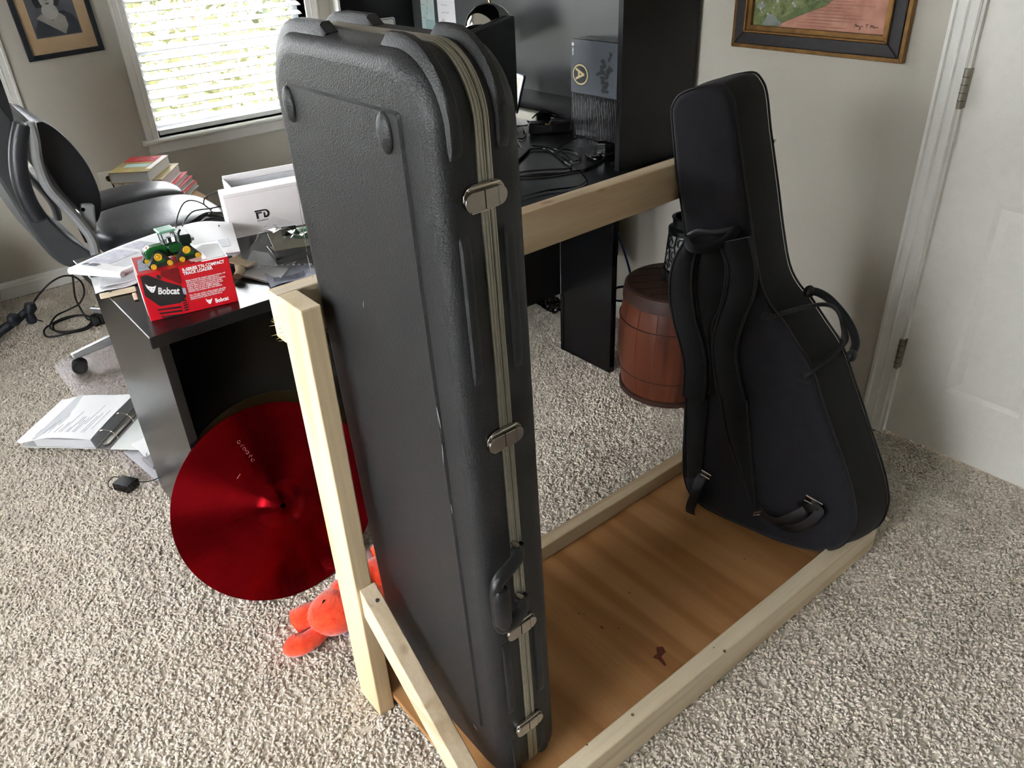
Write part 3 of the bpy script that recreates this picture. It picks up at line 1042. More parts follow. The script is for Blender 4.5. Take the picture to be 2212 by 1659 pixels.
# ------------------------------------------------------------------ gig bag
mat('bag_cloth', (36, 36, 41), rough=0.85, var=0.1, vscale=30, bump=0.25, bscale=700, sheen=0.1, spec=0.2)
mat('bag_gusset', (22, 22, 22), rough=0.88, var=0.1, vscale=40, bump=0.25, bscale=600, sheen=0.05, spec=0.2)
mat('bag_strap', (24, 25, 28), rough=0.8, var=0.1, vscale=40, bump=0.2, bscale=500, sheen=0.1, spec=0.2)
mat('bag_webbing', (16, 16, 18), rough=0.45, var=0.1, vscale=200, bump=0.2, bscale=900)
mat('bag_piping', (20, 20, 22), rough=0.6)
def make_bag():
    ps = math.radians(10)
    O = Vector((1.455, 1.10, 0))
    h = Vector((math.sin(ps), -math.cos(ps), 0))
    n = Vector((math.cos(ps), math.sin(ps), 0))
    up = Vector((0, 0, 1))
    def P(s, z, d=0.0):
        return O+h*s+n*d+up*z
    near = [(-0.097, 1.107), (-0.096, 1.126), (-0.080, 1.150), (-0.045, 1.166), (-0.002, 1.178), (0.022, 1.179), (0.040, 1.163), (0.050, 1.146), (0.059, 1.116), (0.071, 1.066), (0.084, 1.020), (0.110, 0.928), (0.132, 0.846), (0.161, 0.755), (0.192, 0.708), (0.225, 0.680), (0.268, 0.630), (0.310, 0.578), (0.348, 0.499), (0.392, 0.416), (0.430, 0.341), (0.460, 0.273), (0.475, 0.215), (0.472, 0.158), (0.452, 0.112), (0.417, 0.082), (0.371, 0.063), (0.317, 0.053), (0.253, 0.048), (0.185, 0.047), (0.121, 0.050), (0.070, 0.058), (0.035, 0.080), (0.015, 0.124), (0.006, 0.192), (0.000, 0.329), (-0.004, 0.429), (-0.012, 0.551), (-0.025, 0.677), (-0.038, 0.820), (-0.055, 0.898), (-0.073, 0.972), (-0.088, 1.055)]
    near = [(q.x, q.y) for q in smoothpath([(s, z, 0) for s, z in near], 3, closed=True)]
    dep = 0.165
    def far(s, z):
        w = max(0.0, min(1.0, (0.72-z)/0.35))
        e = max(0.0, min(1.0, (s-0.05)/0.3))
        return (s+0.033*w*e, max(0.047, z-0.035*w*e*max(0, min(1, (s-0.3)/0.1))))
    t = thing('gig_bag', 'black soft padded guitar bag leaning on the beam with backpack straps', 'guitar bag', tuple(P(0.2, 0.047, 0.08)))
    cs, cz = 0.2, 0.4
    def ring(f, grow, d):
        out = []
        m = len(near)
        for i in range(m):
            s0, z0 = near[i-1]
            s1, z1 = near[(i+1) % m]
            tx, tz = s1-s0, z1-z0
            l = math.hypot(tx, tz) or 1
            # outward normal of a clockwise outline
            nx, nz = -tz/l, tx/l
            s, z = near[i]
            a = (s+nx*grow, z+nz*grow)
            b = far(*a)
            out.append(P(a[0]+(b[0]-a[0])*f, max(0.0465, a[1]+(b[1]-a[1])*f), d))
        return out
    rings = [ring(0, -0.016, -0.001), ring(0, -0.009, -0.0005), ring(0, -0.003, 0.004), ring(0, 0, 0.010), ring(0.2, 0.004, 0.045), ring(0.55, 0.006, 0.09), ring(0.85, 0.004, 0.13), ring(1, 0, dep-0.01), ring(1, -0.006, dep), ring(1, -0.030, dep+0.006)]
    def loft(rr, caps):
        m = len(near)
        vs = [p for r in rr for p in r]
        fs = []
        for j in range(len(rr)-1):
            for k in range(m):
                fs.append((j*m+k, (j+1)*m+k, (j+1)*m+(k+1) % m, j*m+(k+1) % m))
        mb = MB()
        if caps[0]:
            c = sum(rr[0], Vector())/m
            fs.append(tuple(range(m)))
        if caps[1]:
            fs.append(tuple(range((len(rr)-1)*m, len(rr)*m))[::-1])
        return mb.add(vs, fs)
    obj('back_panel', loft(rings[:4], (True, False)), 'bag_cloth', t, smooth=True, angle=60)
    g = obj('gusset', loft(rings[3:8], (False, False)), 'bag_gusset', t, smooth=True, angle=60)
    obj('front_panel', loft(rings[7:], (False, True)), 'bag_cloth', t, smooth=True, angle=60)
    pip = ring(0, 0.0015, 0.007)
    obj('piping', MB().tube(pip, 0.0028, 6, closed=True), 'bag_piping', t, smooth=True)
    pip = ring(1, 0.0015, dep-0.004)
    obj('piping', MB().tube(pip, 0.0028, 6, closed=True), 'bag_piping', t, smooth=True)
    # bumper on the far side of the neck
    # padded shoulder straps: ribbons laid on the back panel, out of its plane
    def F(u, v, d=-0.012):
        p = onp(u, v, P(0, 0, d), n)
        return (p-O).dot(h), p.z
    def strap(name, left, right, lift, m='bag_strap', th=0.012):
        L_, R_ = smoothpath([(*F(*q), 0) for q in left], 6), smoothpath([(*F(*q), 0) for q in right], 6)
        k = min(len(L_), len(R_))
        nu = 6
        def fn(u, v):
            j = min(int(v*(k-1)+0.5), k-1)
            a, b = L_[j], R_[j]
            s, z = a.x+(b.x-a.x)*u, a.y+(b.y-a.y)*u
            bul = math.sin(PI*u)*0.010
            li = lift[0]+(lift[1]-lift[0])*v if isinstance(lift, tuple) else lift
            return P(s, z, -0.006-li-bul)
        mb = MB().sheet(fn, nu, k-1, th, nrm=-n)
        o = obj(name, mb, m, t, smooth=True, angle=50)
        for edge in (L_, R_):
            q = [P(e.x, e.y, -0.008-(lift[0]+(lift[1]-lift[0])*i/(k-1) if isinstance(lift, tuple) else lift)) for i, e in enumerate(edge)]
            obj('binding', MB().tube(q, 0.0032, 6), 'bag_piping', o, smooth=True)
        return o
    # the left strap bows out past the bag's edge; three padded ribbons gathered under the crossbar
    strap('shoulder_strap', [(1487, 516), (1462, 560), (1453, 620), (1462, 690), (1476, 740), (1485, 790), (1482, 850)], [(1512, 540), (1503, 570), (1501, 620), (1508, 680), (1522, 730), (1531, 790), (1527, 860)], 0.020)
    strap('shoulder_strap', [(1512, 540), (1506, 570), (1503, 620), (1510, 680), (1525, 735), (1536, 780), (1530, 850)], [(1550, 520), (1568, 570), (1566, 620), (1555, 665), (1540, 700), (1540, 760), (1548, 850)], 0.006)
    strap('shoulder_strap', [(1560, 520), (1577, 580), (1570, 640), (1553, 690), (1543, 740), (1548, 800), (1556, 850)], [(1622, 510), (1637, 580), (1630, 640), (1606, 700), (1594, 755), (1600, 810), (1614, 862)], 0.014)
    # flat lower runs of the two straps
    strap('strap_tail', [(1482, 850), (1480, 960), (1482, 1030)], [(1527, 860), (1520, 960), (1512, 1030)], 0.004, th=0.005)
    strap('strap_tail', [(1556, 850), (1575, 950), (1625, 1085)], [(1614, 862), (1622, 970), (1632, 1090)], 0.006, th=0.005)
    # crossbar loop at the top of the straps
    cb = [P(*F(1486, 512), -0.022), P(*F(1505, 527), -0.040), P(*F(1535, 530), -0.036), P(*F(1570, 518), -0.020), P(*F(1592, 492), -0.006)]
    obj('cross_strap', MB().tube(smoothpath(cb, 5), 0.011, 8, flat=0.35, up=n), 'bag_strap', t, smooth=True)
    cb = [P(*F(1486, 512), -0.010), P(*F(1508, 502), -0.012), P(*F(1545, 503), -0.012), P(*F(1588, 496), -0.008)]
    obj('cross_strap', MB().tube(smoothpath(cb, 5), 0.008, 8, flat=0.35, up=n), 'bag_webbing', t, smooth=True)
    # webbing loops and buckles near the bottom
    def web(name, pts, r=0.013):
        return obj(name, MB().tube(smoothpath([P(*F(u, v), d) for u, v, d in pts], 6), r, 8, flat=0.14, up=n), 'bag_webbing', t, smooth=True)
    w = web('webbing', [(1640, 1098, -0.014), (1660, 1112, -0.026), (1690, 1118, -0.034), (1720, 1108, -0.032), (1745, 1098, -0.022), (1768, 1088, -0.010)])
    w2 = web('webbing', [(1725, 1094, -0.012), (1745, 1092, -0.024), (1775, 1096, -0.026), (1755, 1120, -0.036), (1715, 1132, -0.036), (1680, 1120, -0.030)], 0.012)
    b = MB()
    def buckle(par, c, a, bb):
        mb = MB()
        q = [c-a-bb, c+a-bb, c+a+bb, c-a+bb]
        mb.tube(q, 0.0022, 6, closed=True)
        obj('buckle', mb, 'chrome', par, smooth=True)
    ax = (h*0.98-up*0.2).normalized()
    ay = n.cross(ax)
    buckle(w, P(*F(1758, 1083), -0.016), ax*0.021, ay*0.008)
    buckle(w2, P(*F(1638, 1106), -0.018), (ax*0.6-ay*0.6)*0.012, ay*0.006)
    w3 = web('webbing', [(1520, 1022, -0.010), (1514, 1040, -0.024), (1510, 1060, -0.034), (1500, 1090, -0.036), (1502, 1112, -0.030)], 0.014)
    buckle(w3, P(*F(1526, 1024), -0.016), ax*0.014, ay*0.007)
    # carry handles on the gusset: one loop of tube, one of webbing
    def G(u, v, f):
        """point f of the way across the gusset, seen at this place"""
        p = onp(u, v, P(0, 0, dep*f), n)
        return p
    pts = [G(1745, 632, 0.55), G(1762, 630, 0.58), G(1790, 645, 0.60), G(1822, 680, 0.62), G(1842, 715, 0.62), G(1848, 745, 0.60), G(1836, 770, 0.55)]
    hd = obj('carry_handle', MB().tube(smoothpath(pts, 6), [0.007]+[0.0095]*35+[0.007], 10), 'bag_strap', t, smooth=True)
    pts = [G(1660, 685, -0.04), G(1690, 676, 0.12), G(1745, 662, 0.40), G(1782, 658, 0.50), G(1806, 668, 0.54), G(1820, 700, 0.56), G(1824, 735, 0.50), G(1800, 765, 0.35), G(1760, 795, 0.06), G(1735, 815, -0.05)]
    obj('side_loop', MB().tube(smoothpath(pts, 6), 0.009, 8, flat=0.4, up=(0, 0, 1)), 'bag_webbing', t, smooth=True)
    for u, v in ((1748, 630), (1840, 768)):
        obj('handle_anchor', MB().ell(G(u, v, 0.52), h*0.013, n*0.016, up*0.015, 12, 8), 'bag_webbing', hd, smooth=True)
    for u, v in ((1660, 683), (1738, 818)):
        obj('stitch_patch', MB().obox(P(*F(u, v, -0.006), -0.008), h*0.016, n*0.003, up*0.009), 'bag_webbing', t, bevel=0.002)
    # small steel bit added for a white glint at the neck's far edge
    obj('glint_bit', MB().obox(G(1672, 305, 1.0), h*0.004, n*0.006, up*0.003), 'steel', t, bevel=0.001)
    return t
make_bag()
# ------------------------------------------------------------------ desk and hutch
def make_desk():
    t = thing('office_desk', 'black laminate corner desk with cluttered top and full side panel', 'desk', (1.2, 1.95, 0))
    pts = [(0.332, 1.652), (2.235, 1.652), (2.235, 3.46), (1.60, 3.46), (1.60, 2.27), (0.332, 2.27)]
    obj('desk_top', MB().prism(pts, (0, 0, 0.744), (1, 0, 0), (0, 1, 0), (0, 0, 1), 0.028), 'desk_laminate', t, bevel=0.0025)
    bx('side_panel', 'desk_laminate', t, 0.356, 0.378, 1.700, 2.260, 0.002, 0.7435, bevel=0.001)
    bx('modesty_panel', 'desk_laminate', t, 0.3785, 1.8815, 2.052, 2.070, 0.245, 0.7435)
    bx('lower_panel', 'desk_laminate', t, 0.3785, 0.95, 2.0545, 2.0695, 0.002, 0.2445)
    bx('leg_panel', 'desk_laminate', t, 1.882, 1.908, 1.785, 2.051, 0.002, 0.7435, bevel=0.001)
    bx('edge_strip', 'desk_laminate', t, 1.8795, 1.8818, 2.036, 2.0515, 0.004, 0.244)
    bx('end_panel', 'desk_laminate', t, 1.66, 2.225, 3.43, 3.45, 0.002, 0.7435)
    bx('return_panel', 'desk_laminate', t, 2.20, 2.218, 2.072, 3.428, 0.30, 0.7435)
    return t
make_desk()
mat('hutch_back', (74, 77, 78), rough=0.30, var=0.05, vscale=4, bump=0.02, bscale=300)  # black laminate; its window reflection is put into this lighter grey base
def make_hutch():
    t = thing('desk_hutch', 'tall black hutch standing on the desk against the wall', 'hutch', (2.06, 2.6, 0.773))
    z0, z1 = 0.7725, 1.92
    bx('side_panel', 'black_laminate', t, 1.881, 2.236, 1.765, 1.785, z0, z1, bevel=0.001)
    bx('side_panel', 'black_laminate', t, 1.850, 2.236, 3.425, 3.445, z0, z1, bevel=0.001)
    bk = bx('back_panel', 'hutch_back', t, 2.224, 2.236, 1.7855, 3.4245, z0, z1)
    bx('shelf', 'black_laminate', t, 1.90, 2.2235, 1.7855, 3.4245, 1.42, 1.44)
    bx('top_panel', 'black_laminate', t, 1.86, 2.236, 1.765, 3.445, z1+0.0005, z1+0.022, bevel=0.001)
    bx('back_rail', 'black_laminate', t, 2.2185, 2.2238, 1.7855, 3.4245, z0, 0.878)
    return t
make_hutch()
# ------------------------------------------------------------------ red cymbal and the bronze one behind it
def cymbal_mat(name, col, col2, rough, aniso):
    m = mat(name, col, rough=rough, metal=1.0, col2=col2, vscale=9.0, bump=0.12, bscale=90, detail=6)
    b = m.node_tree.nodes['Principled BSDF']
    b.inputs['Anisotropic'].default_value = aniso
    tg = m.node_tree.nodes.new('ShaderNodeTangent')
    tg.direction_type = 'RADIAL'
    tg.axis = 'Z'
    m.node_tree.links.new(tg.outputs['Tangent'], b.inputs['Tangent'])
    b.inputs['Anisotropic Rotation'].default_value = 0.25
    return m
cymbal_mat('cymbal_red', (112, 10, 18), (138, 14, 24), 0.27, 0.92)
cymbal_mat('cymbal_bronze', (58, 50, 36), (76, 64, 44), 0.35, 0.8)
def make_cymbal(label, m, c, nrm, R, detail=True):
    c, nrm = Vector(c), Vector(nrm).normalized()
    prof = [(0.0065, 0.0340), (0.020, 0.0345), (0.035, 0.0320), (0.048, 0.0255), (0.056, 0.0195), (0.066, 0.0170), (0.11, 0.0140), (0.17, 0.0090), (0.22, 0.0040), (R, 0.0)]
    th = 0.0014
    mb = MB()
    n = 96
    vs, fs = [], []
    full = prof+[(r, z-th) for r, z in prof[::-1]]
    for r, z in full:
        for k in range(n):
            a = 2*PI*k/n
            vs.append((r*math.cos(a), r*math.sin(a), z))
    m_ = len(full)
    for i in range(m_):
        j = (i+1) % m_
        for k in range(n):
            fs.append((i*n+k, j*n+k, j*n+(k+1) % n, i*n+(k+1) % n))
    mb.add(vs, [f[::-1] for f in fs])
    me = bpy.data.meshes.new('cymbal')
    me.from_pydata([tuple(p) for p in mb.v], [], mb.f)
    me.shade_smooth()
    me.set_sharp_from_angle(angle=math.radians(60))
    me.materials.append(MATS[m])
    o = bpy.data.objects.new('cymbal', me)
    COL.objects.link(o)
    u = Vector((0, 0, 1)).cross(nrm).normalized()
    v = nrm.cross(u)
    M4 = Matrix(((u.x, v.x, nrm.x, c.x), (u.y, v.y, nrm.y, c.y), (u.z, v.z, nrm.z, c.z), (0, 0, 0, 1)))
    o.matrix_world = M4
    o['label'] = label
    o['category'] = 'cymbal'
    o['group'] = 'cymbals leaning on the desk'
    return o, u, v, nrm
RC = (0.505, 1.619, 0.2495)
RN = Vector((-0.072, -0.955, 0.289))
cy, cu_, cv_, cn_ = make_cymbal('red lacquered cymbal leaning against the black desk', 'cymbal_red', RC, RN, 0.259)
# worn maker's lettering, faint, along the left of the bell
mat('worn_ink', (176, 120, 118), rough=0.6, metal=0.3, var=0.3, vscale=200)
def cym_marks():
    # rubbed-off, no longer legible print: rings and hooks along a line
    off = Vector(RC)+RN.normalized()*0.0118
    nn = RN.normalized()
    inv = cy.matrix_world.inverted()
    def mark(pts, w):
        q = [inv @ (onp(u, v, off, RN)) for u, v in pts]
        mb = MB().tube(q, w, 5, flat=0.5)
        me = bpy.data.meshes.new('worn_mark')
        me.from_pydata([tuple(p) for p in mb.v], [], mb.f)
        me.materials.append(MATS['worn_ink'])
        o = bpy.data.objects.new('worn_mark', me)
        COL.objects.link(o)
        o.parent = cy
    for k, (u, v) in enumerate(((516, 955), (523, 963), (528, 970), (534, 977), (541, 985), (546, 994), (550, 1001), (556, 1008))):
        r = 3.3
        if k % 3 != 1:
            mark([(u+r*math.cos(a), v+r*math.sin(a)) for a in [0.5+k+5.4*j/11 for j in range(12)]], 0.0005)
        else:
            mark([(u-3, v+3), (u-1, v-3), (u+2, v+2), (u+4, v-3)], 0.0005)
    mark([(512, 1034), (519, 1024)], 0.0014)
    mark([(525, 1029), (531, 1018)], 0.0012)
cym_marks()
make_cymbal('bronze cymbal tucked behind the red one, only its rim showing', 'cymbal_bronze', (0.533, 1.6440, 0.2600), (-0.066, -0.955, 0.282), 0.259)

# ------------------------------------------------------------------ office chair
mat('chair_leather', (40, 42, 47), rough=0.36, var=0.08, vscale=12, bump=0.35, bscale=70, spec=0.6)
mat('chair_dark', (22, 24, 28), rough=0.55, var=0.1, vscale=30)
mat('chair_grey', (140, 141, 142), rough=0.42, var=0.05, vscale=30)
mat('chair_shell', (66, 68, 70), rough=0.5, var=0.05, vscale=30)
mat('base_silver', (200, 202, 204), rough=0.25, metal=0.7, var=0.05)
def make_chair():
    t = thing('office_chair', 'black leather office chair with flipped-up grey arm beside the far desk corner', 'office chair', (0.74, 3.32, 0.0))
    def prof(pix, y0, y1, name, m, bevel=0.02, seg=4, parent=None):
        q = [ony(u, v, y0) for u, v in pix]
        q = smoothpath([(p.x, p.z, 0) for p in q], 4, closed=True)
        poly = [(p.x, p.y) for p in q]
        return obj(name, MB().prism(poly, (0, y0, 0), (1, 0, 0), (0, 0, 1), (0, 1, 0), y1-y0), m, parent or t, bevel=bevel, seg=seg, angle=50)
    # outer back shell, the cushion and the lumbar bulge in front of it
    prof([(-60, 120), (-20, 150), (8, 210), (30, 262), (48, 330), (66, 400), (96, 455), (140, 505), (200, 548), (196, 572), (150, 578), (108, 552), (60, 490), (20, 425), (-30, 340), (-70, 240)], 3.21, 3.66, 'back_shell', 'chair_shell', bevel=0.015)
    c = prof([(-30, 130), (-8, 150), (14, 205), (28, 250), (26, 262), (0, 232), (-28, 190)], 3.20, 3.67, 'head_cushion', 'chair_dark', bevel=0.012)
    c = prof([(72, 272), (92, 263), (118, 276), (152, 306), (188, 352), (211, 400), (221, 440), (216, 470), (205, 483), (178, 462), (128, 405), (92, 345), (74, 296)], 3.20, 3.66, 'lumbar_cushion', 'chair_dark', bevel=0.012)
    prof([(20, 222), (34, 234), (58, 256), (62, 268), (44, 272), (26, 258)], 3.30, 3.60, 'back_bracket', 'base_silver', bevel=0.004)
    # seat cushion in two quilted rolls
    def roll(name, x0, x1, y0, y1, z0, z1, p=3.2):
        mb = MB()
        nu, nv = 36, 14
        cx, cy_, cz = (x0+x1)/2, (y0+y1)/2, (z0+z1)/2
        hx, hy, hz = (x1-x0)/2, (y1-y0)/2, (z1-z0)/2
        def sg(v, e):
            return math.copysign(abs(v)**e, v)
        vs, fs = [], []
        for j in range(nv+1):
            th = -PI/2+PI*j/nv
            for i in range(nu):
                ph = 2*PI*i/nu
                e = 2/p
                rx = sg(math.cos(th), 0.62)*sg(math.cos(ph), e)
                ry = sg(math.cos(th), 0.62)*sg(math.sin(ph), e)
                rz = sg(math.sin(th), 0.85)
                vs.append((cx+hx*rx, cy_+hy*ry, cz+hz*rz))
        for j in range(nv):
            for i in range(nu):
                fs.append((j*nu+i, j*nu+(i+1) % nu, (j+1)*nu+(i+1) % nu, (j+1)*nu+i))
        mb.add(vs, fs)
        return obj(name, mb, 'chair_leather', t, smooth=True, angle=80)
    roll('seat_cushion', 0.585, 1.095, 3.12, 3.62, 0.405, 0.535)
    roll('seat_roll', 0.60, 1.06, 3.56, 3.83, 0.420, 0.548)
    bx('seat_pan', 'chair_dark', t, 0.62, 1.03, 3.17, 3.77, 0.385, 0.425, bevel=0.01)
    # flipped-up arms: curved grey loop with a padded strip, pivot with a bolt
    for y in (3.135, 3.69):
        q = [ony(u, v, 3.15) for u, v in ((62, 262), (72, 300), (80, 350), (100, 400), (135, 440), (172, 480), (196, 515), (204, 548))]
        q = [Vector((p.x, y, p.z)) for p in q]
        a = obj('arm', MB().tube(smoothpath(q, 5), [0.018]+[0.022]*34+[0.020], 10, flat=0.8), 'chair_grey', t, smooth=True)
        q = [ony(u, v, 3.15) for u, v in ((46, 262), (38, 300), (36, 345), (44, 395), (62, 440), (84, 475))]
        q = [Vector((p.x, y-0.004, p.z)) for p in q]
        obj('arm_pad', MB().tube(smoothpath(q, 5), [0.014]+[0.024]*24+[0.016], 12, flat=1.2), 'chair_leather', a, smooth=True)
        p = ony(186, 452, 3.15)
        pv = obj('arm_pivot', MB().obox((p.x, y+0.02, p.z-0.03), (0.022, 0, -0.006), (0, 0.014, 0), (0.010, 0, 0.048)), 'chair_grey', t, bevel=0.010, seg=3)
        obj('bolt', MB().cyl((p.x-0.012, y+0.0055, p.z+0.004), (p.x-0.012, y+0.004, p.z+0.004), 0.007, n=14), 'black_gloss', pv)
    obj('back_upright', MB().tube([(0.56, 3.44, 0.60), (0.58, 3.44, 0.45), (0.70, 3.44, 0.385)], 0.025, 10, flat=0.5), 'chair_dark', t, smooth=True)
    obj('gas_column', MB().lathe([(0.028, 0.09), (0.028, 0.25), (0.020, 0.255), (0.020, 0.388)], (0.74, 3.32, 0), n=20), 'chair_dark', t, smooth=True)
    b = obj('hub', MB().lathe([(0.03, 0.06), (0.05, 0.065), (0.05, 0.115), (0.032, 0.125)], (0.74, 3.32, 0), n=24), 'base_silver', t, smooth=True)
    for k in range(5):
        an = math.radians(192.0+72*k)
        d = Vector((math.cos(an), math.sin(an), 0))
        s = Vector((-d.y, d.x, 0))
        h = Vector((0.74, 3.32, 0))
        L = 0.395
        mb = MB().hexa([h+d*0.03-s*0.026+Vector((0, 0, 0.07)), h+d*0.03+s*0.026+Vector((0, 0, 0.07)), h+d*L+s*0.016+Vector((0, 0, 0.068)), h+d*L-s*0.016+Vector((0, 0, 0.068))][::-1],
                       [h+d*0.03-s*0.022+Vector((0, 0, 0.118)), h+d*0.03+s*0.022+Vector((0, 0, 0.118)), h+d*L+s*0.013+Vector((0, 0, 0.092)), h+d*L-s*0.013+Vector((0, 0, 0.092))][::-1])
        lg = obj('leg', mb, 'base_silver', t, bevel=0.009, seg=3)
        c = h+d*(L-0.02)
        ca = obj('caster', MB().cyl(c+Vector((0, 0, 0.066)), c+Vector((0, 0, 0.045)), 0.008, n=10), 'dark_rubber', lg)
        ax = Vector((math.cos(an+1.15), math.sin(an+1.15), 0))
        for q in (-1, 1):
            cc = c+ax*(0.014*q)+Vector((0, 0, 0.0325))
            obj('wheel', MB().lathe([(0.008, -0.010), (0.027, -0.010), (0.0285, -0.006), (0.0285, 0.006), (0.027, 0.010), (0.020, 0.0105), (0.018, 0.008), (0.001, 0.008)], cc, ax*q, 28), 'dark_rubber', ca if q else ca, smooth=True)
    return t
make_chair()

# clear mat under the chair
def clear_mat(name, tint, rough, fac, bump=0.3, bscale=300):
    m = bpy.data.materials.new(name)
    m.use_nodes = True
    nt = m.node_tree
    nt.nodes.remove(nt.nodes['Principled BSDF'])
    tr = nt.nodes.new('ShaderNodeBsdfTransparent')
    tr.inputs['Color'].default_value = tint
    gl = nt.nodes.new('ShaderNodeBsdfGlossy')
    gl.inputs['Roughness'].default_value = rough
    gl.inputs['Color'].default_value = (1, 1, 1, 1)
    mx = nt.nodes.new('ShaderNodeMixShader')
    lw = nt.nodes.new('ShaderNodeLayerWeight')
    lw.inputs['Blend'].default_value = fac
    nt.links.new(lw.outputs['Fresnel'], mx.inputs['Fac'])
    nt.links.new(tr.outputs[0], mx.inputs[1])
    nt.links.new(gl.outputs[0], mx.inputs[2])
    tc = nt.nodes.new('ShaderNodeTexCoord')
    n2 = nt.nodes.new('ShaderNodeTexNoise')
    n2.inputs['Scale'].default_value = bscale
    nt.links.new(tc.outputs['Object'], n2.inputs['Vector'])
    bp = nt.nodes.new('ShaderNodeBump')
    bp.inputs['Strength'].default_value = bump
    bp.inputs['Distance'].default_value = 0.003
    nt.links.new(n2.outputs['Fac'], bp.inputs['Height'])
    nt.links.new(bp.outputs['Normal'], gl.inputs['Normal'])
    nt.links.new(bp.outputs['Normal'], lw.inputs['Normal'])
    nt.links.new(mx.outputs[0], nt.nodes['Material Output'].inputs['Surface'])
    MATS[name] = m
clear_mat('clear_vinyl', (0.95, 0.94, 0.96, 1), 0.45, 0.07, 0.25, 60)
clear_mat('clear_film', (0.90, 0.91, 0.93, 1), 0.10, 0.42, 0.5, 30)
mo = rrect(1.00, 1.14, 0.06, 0.06, 6)
obj('chair_mat', MB().prism(mo, (0.297, 2.27, 0.0065), (1, 0, 0), (0, 1, 0), (0, 0, 1), 0.0025), 'clear_vinyl', None, bevel=0.001,
    label='clear vinyl floor mat under the office chair wheels', cat='floor mat')

# ------------------------------------------------------------------ things on the floor at the left
mat('binder_grey', (120, 118, 120), rough=0.5, var=0.06, vscale=40)
mat('binder_lining', (222, 226, 224), rough=0.4, var=0.02, vscale=20)
def page_lines(parent, fn, rows, m='print_grey'):
    """short printed rows lying on a page: fn(u, v) -> point"""
    for (u0, u1, v) in rows:
        a, b = fn(u0, v), fn(u1, v)
        obj('print_row', MB().tube([a, (a+b)/2+Vector((0, 0, 0.0004)), b], 0.0011, 4, flat=0.25), m, parent)
def make_binder():
    t = thing('ring_binder', 'open ring binder with loose printed pages spilling over the carpet', 'binder', (0.28, 2.8, 0.0))
    # frame of the spine: from the near end to the far end
    a = onz(206, 966, 0.018)
    b = onz(286, 880, 0.018)
    d = (b-a).normalized()
    a = a
    b = a+d*0.30
    s = Vector((-d.y, d.x, 0))      # towards the page side (left in the photograph)
    if s.x > 0:
        s = -s
    up = Vector((0, 0, 1))
    cov = MB().prism([(0.0, 0.0), (0.30, 0.0), (0.30, 0.27), (0.0, 0.27)], a+up*-0.008, d, s, up, 0.0035)
    obj('cover', cov, 'binder_lining', t, bevel=0.001)
    cov = MB().prism([(0.0, 0.0), (0.30, 0.0), (0.30, -0.20), (0.0, -0.24)], a+up*-0.008-s*0.052, d, s, up, 0.0035)
    obj('cover', cov, 'binder_lining', t, bevel=0.001)
    obj('spine', MB().prism([(0, -0.052), (0.30, -0.052), (0.30, 0), (0, 0)], a+up*-0.008, d, s, up, 0.0035), 'binder_grey', t, bevel=0.001)
    m = obj('ring_bar', MB().prism([(0.02, -0.040), (0.28, -0.040), (0.29, -0.028), (0.28, -0.014), (0.02, -0.014), (0.01, -0.028)], a+up*-0.004, d, s, up, 0.008), 'brushed_steel', t, bevel=0.002)
    for f in (0.045, 0.150, 0.258):
        c = a+d*f-s*0.027+up*0.004
        pts = [c+s*(0.038*math.cos(q)+0.006)+up*(0.036*math.sin(q)) for q in [PI*k/16 for k in range(17)]]
        obj('ring', MB().tube(pts, 0.0017, 8), 'chrome', m, smooth=True)
    # page block: leaning pages with a grey fore edge, then curled loose sheets
    blk = MB().prism([(0.004, 0.002), (0.285, 0.002), (0.285, 0.215), (0.004, 0.215)], a+up*-0.004, d, s, up, 0.030, poly2=[(0.004, 0.012), (0.285, 0.012), (0.285, 0.222), (0.004, 0.222)])
    obj('page_block', blk, 'paper_grey', t)
    def sheet(off_s, off_d, L, Wd, z, curl, rot=0.0):
        dd = (d*math.cos(rot)+s*math.sin(rot))
        ss = (s*math.cos(rot)-d*math.sin(rot))
        o = a+s*off_s+d*off_d+up*z
        def fn(u, v):
            x = u*Wd
            fall = -(max(0, x-0.12)/0.2)**2*0.05 if curl else 0
            h = max(0.004-z, fall+0.004*math.sin(u*5+v*3))
            return o+ss*x+dd*(v*L)+up*(h+0.006*(1-v)*u)
        p = obj('page', MB().sheet(fn, 14, 10, 0.0005), 'paper_white', t, smooth=True)
        return p, lambda u, v: fn(u, v)+up*0.0009
    p, f = sheet(0.004, 0.012, 0.285, 0.285, 0.0275, True, 0.03)
    p2, f2 = sheet(0.006, -0.004, 0.285, 0.27, 0.0325, True, -0.01)
    random.seed(5)
    rows = []
    for k in range(26):
        v = 0.10+0.80*k/26
        if random.random() < 0.8:
            u0 = random.choice((0.12, 0.12, 0.2, 0.3))
            rows.append((u0, u0+random.uniform(0.12, 0.5), v))
    # rows run across the page: swap so that lines follow the sheet's short side
    for u0, u1, v in rows:
        a_, b_ = f2(v, u0), f2(v, u1)
        obj('print_row', MB().tube([a_, (a_+b_)/2, b_], 0.0010, 4, flat=0.25), 'print_grey', p2)
    return t
make_binder()
